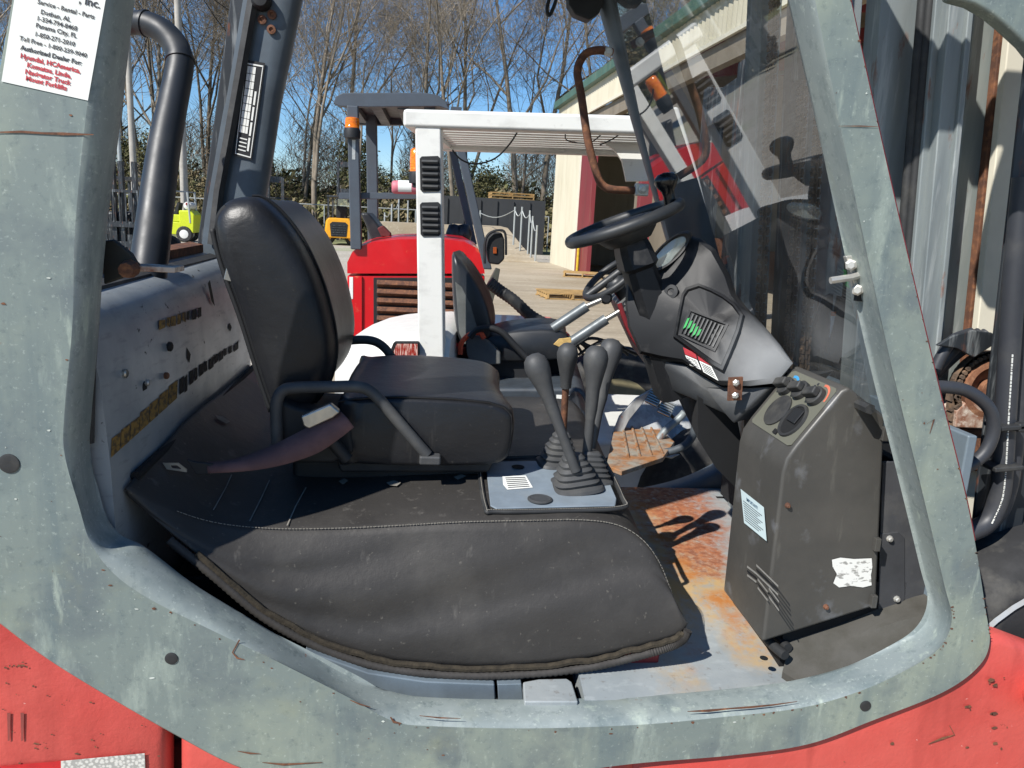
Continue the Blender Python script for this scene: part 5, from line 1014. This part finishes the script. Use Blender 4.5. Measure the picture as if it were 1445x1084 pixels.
chainline(tops[2], tops[0], 'sagging chain between the two leftmost posts'); chainline(tops[0], tops[1], 'sagging chain below the tallest post on the block'); chainline(tops[8], tops[3], 'long sagging chain in front of the container'); chainline(tops[3], tops[4], 'sagging chain at the top of the ramp'); chainline(tops[4], tops[5], 'sagging chain half way along the ramp'); chainline(tops[5], tops[6], 'sagging chain below the middle of the ramp'); chainline(tops[6], tops[7], 'sagging chain at the foot of the ramp')
m_wood = plain('pale_pallet_wood', 'b8955f', .8, 0, .35, 6).m
def pallet(loc, rz, label, sx=1.2, sy=1.0):
    t = thing('pallet', label, 'pallet', loc, 'wooden pallets', rz=rz)
    for k in range(6): mk('deck_board', *boxm((0, -sy/2+.06+k*(sy-.12)/5, .13), (sx, .11, .022)), m_wood, t)
    for x in (-sx/2+.05, 0, sx/2-.05): mk('stringer', *boxm((x, 0, .07), (.045, sy, .095)), m_wood, t)
    for k in range(3): mk('bottom_board', *boxm((0, -sy/2+.06+k*(sy-.12)/2, .012), (sx, .1, .02)), m_wood, t)
    return t
p_ = PZ(800, 420, .01); pallet((p_.x, p_.y, .006), .1, 'pale pallet on the concrete nearest the steering wheel'); p_ = PZ(822, 391, 0); pallet((p_.x, p_.y, .006), -.2, 'pallet on the concrete near the maroon door jamb'); p_ = PZ(722, 370, 0)
p_ = PZ(1040, 425, .01); pallet((p_.x-.3, p_.y, .006), .3, 'pallet seen through the windscreen glass')
for k in range(2): pallet((3.6, 39.4, 2.62+k*.16), .05, ['lower pallet lying on the container roof', 'upper pallet of the pair on the container roof'][k], 2.2, 1.2)
# ================================================================== FAR FORKLIFTS
def wheel(t, x, y, r_, w, hub, face=-1):
    o = mk('tyre', *lathem([(r_*.5, 0), (r_*.9, 0), (r_, w*.2), (r_, w*.8), (r_*.9, w), (r_*.5, w)], (x, y, r_), (0, 1, 0), 20), m_tyre, t, smooth=50)
    mk('hub', *lathem([(r_*.55, -.005), (r_*.3, -.02), (0, -.02)], (x, y, r_), (0, 1, 0), 16), hub, o, smooth=40)
m_org = plain('orange_yellow_paint', 'dd9a16', .4, var=.12).m; m_lime = plain('lime_yellow_paint', 'c4cf1f', .4, var=.12).m
g = PZ(480, 346, 0)
OF = thing('forklift', 'orange-yellow forklift with black rear grille and raised mast, far back by the trees', 'forklift', (g.x, g.y, 0), group='far forklifts')
mk('counterweight', *loftm([[Vector((x*s, y, z)) for x, z in ((-.62, .35), (.62, .35), (.68, .7), (.62, 1.15), (.5, 1.28), (-.5, 1.28), (-.62, 1.15), (-.68, .7))] for y, s in ((-.55, .9), (-.4, 1), (1.6, 1))]), m_org, OF, bevel=.04)
gq2 = mk('rear_grille', *prismm([(-.36, -.57, .42), (.36, -.57, .42), (.42, -.57, 1.0), (.3, -.57, 1.1), (-.3, -.57, 1.1), (-.42, -.57, 1.0)], (0, .06, 0)), m_black, OF)
for k in range(5): mk('grille_bar', *boxm((0, -.58, .5+k*.11), (.66, .03, .03)), m_mastd, gq2)
for x in (-.72, .50): wheel(OF, x+.1, -.1, .38, .26, m_org); 
for x in (-.55, .55):
    for y in (-.1, 1.5): mk('guard_post', *boxm((x, y, 1.75), (.08, .08, 1.0)), m_mastd, OF)
mk('guard_roof', *boxm((0, .7, 2.28), (1.25, 1.8, .10)), m_mastd, OF, bevel=.02)
for x in (-.36, .36): mk('mast_rail', *boxm((x, 2.0, 2.1), (.12, .16, 3.9)), m_mastd, OF)
for z in (1.2, 2.6, 3.9): mk('mast_crosshead', *boxm((0, 2.0, z), (.7, .1, .25)), m_mastd, OF)
mk('seat', *boxm((0, .5, 1.55), (.5, .2, .6)), m_black, OF, bevel=.05); mk('cab_glass', *boxm((0, 1.5, 1.8), (1.0, .02, .8)), m_glass, OF); mk('light_bar', *boxm((.5, -.1, 2.1), (.3, .1, .12)), m_black, OF)
g = PZ(241, 340, 0)
LF = thing('forklift', 'lime yellow forklift with white wheel hubs and gas tank, parked far left', 'forklift', (g.x, g.y, 0), group='far forklifts')
mk('chassis', *loftm([[Vector((x, y, z)) for x, z in ((-.95, .3), (.55, .3), (.6, .8), (.2, .82), (-.3, .66), (-.7, .9), (-.95, .75))] for y in (-.5, .5)]), m_lime, LF, bevel=.03)
mk('counterweight', *loftm([[Vector((x, y, z)) for x, z in ((.55, .3), (1.1, .4), (1.15, 1.15), (1.0, 1.32), (.52, 1.3))] for y in (-.5, .5)]), m_lime, LF, bevel=.05); mk('seat_deck', *boxm((.28, 0, .97), (.55, .9, .3)), m_lime, LF, bevel=.03)
mk('seat', *loftm([[Vector((x, y, z)) for x, z in ((-.05, 1.12), (.4, 1.12), (.5, 1.6), (.4, 1.62), (.28, 1.25), (-.05, 1.22))] for y in (-.25, .25)]), m_black, LF, bevel=.02)
mk('gas_tank', *lathem([(.1, -.4), (.16, -.36), (.16, .3), (.1, .36), (0, .38)], (.85, 0, 1.5), (0, 1, 0), 16), m_white, LF, smooth=50); mk('tank_valve', *boxm((.85, -.4, 1.58), (.1, .1, .1)), m_redd, LF)
for x0, x1 in ((-.75, -.35), (.98, .9)):
    for y in (-.48, .48): mk('guard_post', *cylm((x0, y, .8), (x1, y, 2.05), .045, 8), m_galvp, LF)
for y in (-.48, .48): mk('roof_rail', *boxm((.27, y, 2.07), (1.35, .05, .05)), m_gg, LF)
for k in range(6): mk('roof_bar', *boxm((-.3+k*.23, 0, 2.085), (.04, .94, .03)), m_gg, LF)
mk('steering_column', *cylm((-.45, 0, .8), (-.25, 0, 1.35), .04, 8), m_black, LF); mk('steering_wheel', *tubem([Vector((-.24+.05*math.cos(a), .16*math.sin(a), 1.38+.14*math.cos(a))) for a in [2*math.pi*k/16 for k in range(16)]], .015, 6, closed=True), m_black, LF)
for x in (-.62, .72):
    for y in (-.55, .33): wheel(LF, x, y, .33, .22, m_white)
for y in (-.35, .35): mk('mast_rail', *boxm((-1.12, y, 1.15), (.14, .1, 2.1)), m_mastd, LF)
g = PZ(172, 372, 0)
DF = thing('forklift', 'black forklift mast with load backrest, parked far left behind the pipe', 'forklift', (g.x, g.y, 0), group='far forklifts')
for x in (-.42, -.1, .1, .42): mk('mast_rail', *boxm((x, 0, 1.3), (.10, .16, 2.5)), m_mastd, DF)
for z in (.5, 1.0): mk('carriage_bar', *boxm((0, -.12, z), (1.1, .06, .14)), m_mastd, DF)
for k in range(8): mk('backrest_bar', *boxm((-.52+k*.149, -.14, 1.42), (.035, .04, .75)), m_mastd, DF)
mk('backrest_frame', *boxm((0, -.14, 1.82), (1.1, .05, .07)), m_mastd, DF)
for x in (-.3, .3): mk('fork', *boxm((x, -.7, .08), (.12, 1.1, .05)), m_mastd, DF); mk('fork_shank', *boxm((x, -.17, .4), (.12, .05, .7)), m_mastd, DF)
mk('body', *boxm((0, 1.3, .8), (1.1, 2.0, 1.0)), m_mastd, DF, bevel=.08)
for x in (-.5, .5):
    for y in (.5, 2.1): mk('guard_post', *boxm((x, y, 1.7), (.07, .07, .9)), m_mastd, DF)
mk('guard_roof', *boxm((0, 1.3, 2.15), (1.1, 1.8, .08)), m_mastd, DF)
for x in (-.6, .38):
    for y in (.5, 2.0): wheel(DF, x+.11, y, .35, .22, m_mastd)
# small dark mast left of the orange one
g = Vector((-8.2, 41, 0))
KF = thing('forklift', 'dark forklift with tall double mast, just left of the orange-yellow forklift', 'forklift', g, group='far forklifts')
for x in (-.35, .35): mk('mast_rail', *boxm((x, 0, 1.6), (.14, .16, 3.0)), m_mastd, KF)
for z in (.9, 1.8, 3.0): mk('mast_crosshead', *boxm((0, 0, z), (.7, .1, .3)), m_mastd, KF)
mk('body', *boxm((0, 1.2, .75), (1.0, 1.8, .9)), m_mastd, KF, bevel=.1); mk('guard_roof', *boxm((0, 1.1, 2.1), (1.0, 1.5, .08)), m_mastd, KF)
for x in (-.45, .45): mk('guard_post', *boxm((x, .5, 1.6), (.07, .07, 1.0)), m_mastd, KF); mk('guard_post', *boxm((x, 1.7, 1.6), (.07, .07, 1.0)), m_mastd, KF)
for x in (-.45, .35):
    for y in (.4, 1.8): wheel(KF, x+.05, y, .32, .2, m_mastd)
# ================================================================== POLES AND WIRES
m_pole = plain('weathered_grey_pole', 'a8a39a', .8, 0, .2, 3, .2, 20).m
for x0, y0, x1, y1, Y, r_, mm, lab in ((252, 0, 262, 322, 38, .17, m_pole, 'pale utility pole behind the lime yellow forklift'), (180, 60, 193, 330, 40, .15, m_pole, 'pale utility pole left of the black intake pipe'), (165, 150, 174, 322, 36, .09, m_galvp, 'thin steel pole beside the near rear pillar')):
    b = P(x1, y1, Y); a = P(x0, y0, Y); h_ = 13 if Y > 37 else 8
    mk('shaft', *lathem([(r_*1.1, 0), (r_*.75, h_)], (b.x, Y, 0), (0, 0, 1), 14), mm, thing('utility_pole', lab, 'pole', (b.x, Y, 0), 'utility poles', world=True), smooth=60)
for i, (a, b) in enumerate((((200, -30), (330, 90)), ((270, -30), (345, 60)), ((228, -60), (420, 60)))):
    A0 = P(*a, 38); B0 = P(*b, 60); q = [lp(A0, B0, t/10)-Vector((0, 0, .6*math.sin(math.pi*t/10))) for t in range(11)]
    tag(mk('power_line', *tubem(q, .022, 4), m_wire), ['lowest black power line crossing the sky at upper left', 'middle black power line crossing the sky at upper left', 'longest black power line reaching behind the rear pillar'][i], 'power line', 'power lines')
# chain-link fence: posts and rail behind the far forklifts
FN = thing('chain_link_fence', 'long pale wire fence with top rail in front of the trees', 'fence', (-12, 42.5, 0), world=True)
for k in range(16): mk('fence_post', *cylm((-30+k*2.4, 42.5, 0), (-30+k*2.4, 42.5, 1.9), .035, 6), m_galvp, FN)
mk('top_rail', *cylm((-30, 42.5, 1.88), (6, 42.5, 1.88), .03, 6), m_galvp, FN)
# ================================================================== TREES
def _bark(name, a, b):
    M = Mat(name, rgb(a), .9); M.mix(M.noise(1.5, .4, .62), rgb(b), .9); M.mix(M.noise(4, .6, .75, off=3), rgb('5c6a45'), .4); M.bump(8, .5, .02, (1, 1, .2)); return M.m
m_bark = _bark('grey_brown_bark', '857a6b', '635a4d'); m_twig = _bark('pale_twig_bark', '94897a', '756b5c')
def make_tree(seed, H, lean=0):
    rnd = random.Random(seed); big, small = [], []
    def branch(p, d, L, r_, lev):
        n_ = 5 if lev < 2 else (4 if lev == 2 else 3); pts = [p.copy()]; rad = [r_]; dirs = [d.copy()]
        for k in range(n_):
            d = (d+Vector((rnd.gauss(0, 1), rnd.gauss(0, 1), rnd.gauss(0, .6)))*(.05 if lev == 0 else .16)+Vector((0, 0, .05 if lev else 0))).normalized()
            p = p+d*(L/n_); pts.append(p.copy()); rad.append(r_*(1-.72*(k+1)/n_)); dirs.append(d.copy())
        (big if r_ > .055 else small).append((pts, rad, 6 if r_ > .055 else 3))
        if lev >= 4: return
        cnt = (9, 7, 7, 6)[lev]
        for k in range(cnt):
            t = (.38+.62*(k+rnd.random())/cnt) if lev == 0 else (.2+.8*(k+rnd.random())/cnt)
            f_ = min(.999, t)*n_; i = int(f_); q = pts[i].lerp(pts[i+1], f_-i); dd = dirs[i]
            o_ = dd.orthogonal().normalized(); o_.rotate(Quaternion(dd, rnd.uniform(0, 6.283)))
            sp_ = rnd.uniform(.4, 1.05) if lev == 0 else rnd.uniform(.5, 1.0)
            nd = (dd*math.cos(sp_)+o_*math.sin(sp_)+Vector((0, 0, .18))).normalized()
            rr = max(.009, (rad[i]+(rad[i+1]-rad[i])*(f_-i))*rnd.uniform(.42, .68))
            branch(q, nd, L*(rnd.uniform(.46, .72) if lev == 0 else rnd.uniform(.42, .66))*(1.15-.45*t), rr, lev+1)
    branch(Vector((0, 0, -.1)), Vector((lean, 0, 1)).normalized(), H, H*.0118, 0)
    if rnd.random() < .6: branch(Vector((.05, .03, H*.22)), Vector((rnd.uniform(-.35, .35), rnd.uniform(-.2, .2), 1)).normalized(), H*.68, H*.0075, 0)
    def mesh(L): return joinm([tubem(p, r_, k, False) for p, r_, k in L])
    return mesh(big), mesh(small)
def addtree(kind, x, y, rz, s, label):
    t = thing('tree', label, 'tree', (x, y, 0), 'bare trees at the edge of the yard', rz=rz); t.scale = (s, s, s)
    for ch in kind: c = link(ch.copy()); c.parent = t
    return t
kinds = []
for sd, H in ((3, 17), (8, 15.5), (12, 18.5), (21, 14), (33, 16), (41, 12)):
    b_, s_ = make_tree(sd, H); kinds.append((mk('trunk', *b_, m_bark, None, smooth=180), mk('crown', *s_, m_twig, None, smooth=180)))
TR = []
rnd = random.Random(5)
xs = []
for k in range(12): xs.append((-25+k*3.4+rnd.uniform(-1.3, 1.3), 45+rnd.uniform(0, 5)))
for k in range(20): xs.append((-34+k*2.8+rnd.uniform(-1, 1), 53+rnd.uniform(0, 10)))
ORD = 'first second third fourth fifth sixth seventh eighth ninth tenth eleventh twelfth thirteenth fourteenth fifteenth sixteenth seventeenth eighteenth nineteenth twentieth'.split()+['twenty-'+w for w in 'first second third fourth fifth sixth seventh eighth ninth'.split()]
words = ['slender', 'forked', 'broad', 'spreading', 'tall', 'small']
xs.sort()
for i, (x, y) in enumerate(xs):
    row = 'front' if y < 52 else 'back'; kd = (i*5+int(y)) % 6
    addtree(kinds[kd], x, y, rnd.uniform(0, 6.28), rnd.uniform(.82, 1.12), 'bare %s tree, %s from the left in the %s row of trees' % (words[kd], ORD[sum(1 for q in xs[:i] if (q[1] < 52) == (y < 52))], row))
for a, b in kinds: bpy.data.objects.remove(a); bpy.data.objects.remove(b)
# shrubs and undergrowth
M = Mat('evergreen_leaves', rgb('4a4a30'), .75, 0, .2); M.mix(M.noise(.9, .4, .6), rgb('65603f'), .8); M.mix(M.noise(3, .5, .7), rgb('333d20'), .7); m_leaf = M.m
M = Mat('dry_brush', rgb('7c6f52'), .9); M.mix(M.noise(1.2, .4, .6), rgb('5e5238'), .8); M.mix(M.noise(.6, .5, .65, off=4), rgb('5f6a3a'), .7); m_brush = M.m
def leafm(seed, w, h, n_, sz, rnd=None):
    r_ = random.Random(seed); vs, fs = [], []
    cl = [(Vector((r_.gauss(0, w*.28), r_.gauss(0, w*.28), h*(.15+.8*r_.random()**1.1))), r_.uniform(.18, .42)*w) for _ in range(14)]
    for _ in range(n_):
        c, s = r_.choice(cl); p = c+Vector((r_.gauss(0, s*.5), r_.gauss(0, s*.5), r_.gauss(0, s*.45)))
        if p.z < .02: p.z = r_.random()*.4
        a = Vector((r_.gauss(0, 1), r_.gauss(0, 1), r_.gauss(0, 1))).normalized(); b = a.orthogonal().normalized(); b.rotate(Quaternion(a, r_.random()*6.28)); e = sz*r_.uniform(.6, 1.4); k = len(vs)
        vs += [p+b*e, p+a.cross(b)*e*.45, p-b*e, p-a.cross(b)*e*.45]; fs.append((k, k+1, k+2, k+3))
    return vs, fs
bk2 = [(mk('crown', *leafm(s, w, h, 3600, .095), mm, None), mk('trunk', *joinm([tubem([Vector((.1*k, 0, 0)), Vector((.25*k, .1*k, h*.5)), Vector((.4*k, .1, h*.8))], [.05, .04, .015], 5) for k in (-1, 0, 1)]), m_bark, None)) for s, w, h, mm in ((1, 3.2, 4.2, m_leaf), (2, 2.6, 2.8, m_leaf), (3, 3.4, 2.6, m_brush), (4, 2.4, 5.5, m_leaf))]
sh = [(-24+k*1.75+rnd.uniform(-.6, .6), 43.8+rnd.uniform(0, 9)) for k in range(26)]
for i, (x, y) in enumerate(sorted(sh)):
    side = 'at the far left' if x < -11.5 else ('behind the orange-yellow forklift' if x < -3 else ('behind the white forklift' if x < 6 else 'beside the building'))
    t = thing('shrub', '%s shrub %s, %s from the left under the trees' % ('dry brown' if i % 4 == 2 else 'green', side, ORD[i]), 'shrub', (x, y, 0), 'shrubs at the foot of the trees', rz=rnd.uniform(0, 6.28)); s = rnd.uniform(.8, 1.25); t.scale = (s, s, s*rnd.uniform(.8, 1.15))
    for ch in bk2[i % 4]: c = link(ch.copy()); c.parent = t
for a, b in bk2: bpy.data.objects.remove(a); bpy.data.objects.remove(b)
# far-off wood and low brush that read as one mass
def massm(seed, x0, x1, y0, y1, h, n_, sz, twig):
    r_ = random.Random(seed); vs, fs = [], []
    for _ in range(n_):
        x = r_.uniform(x0, x1); hh = h*(.6+.25*math.sin(x*.7+seed)+.15*math.sin(x*2.1)); p = Vector((x, r_.uniform(y0, y1), hh*r_.random()**1.15)); k = len(vs)
        if twig:
            d = Vector((r_.gauss(0, .9), r_.gauss(0, .7), 1)).normalized(); L = sz*r_.uniform(.5, 1.6); s = d.orthogonal().normalized(); s.rotate(Quaternion(d, r_.random()*6.28)); w = r_.uniform(.010, .026)
            vs += [p-s*w, p+s*w, p+d*L]; fs.append((k, k+1, k+2))
        else:
            a = Vector((r_.gauss(0, 1), r_.gauss(0, 1), r_.gauss(0, 1))).normalized(); b = a.orthogonal().normalized(); e = sz*r_.uniform(.5, 1.5)
            vs += [p+b*e, p+a.cross(b)*e*.5, p-b*e, p-a.cross(b)*e*.5]; fs.append((k, k+1, k+2, k+3))
    return vs, fs
tag(mk('distant_wood', *massm(2, -48, 40, 60, 76, 10, 110000, 1.3, True), _bark('brown_twig_mass', '86765f', '66584a')), 'hazy brown mass of bare twigs of the wood behind the trees', 'wood', kind='stuff')
tag(mk('undergrowth', *massm(5, -40, 32, 44, 62, 3.6, 60000, .17, False), m_brush), 'brown and olive undergrowth between the tree trunks', 'undergrowth', kind='stuff')
tag(mk('distant_evergreens', *massm(9, -48, 40, 60, 70, 5.0, 20000, .3, False), m_leaf), 'dark green evergreen thicket far behind the trees', 'thicket', kind='stuff')
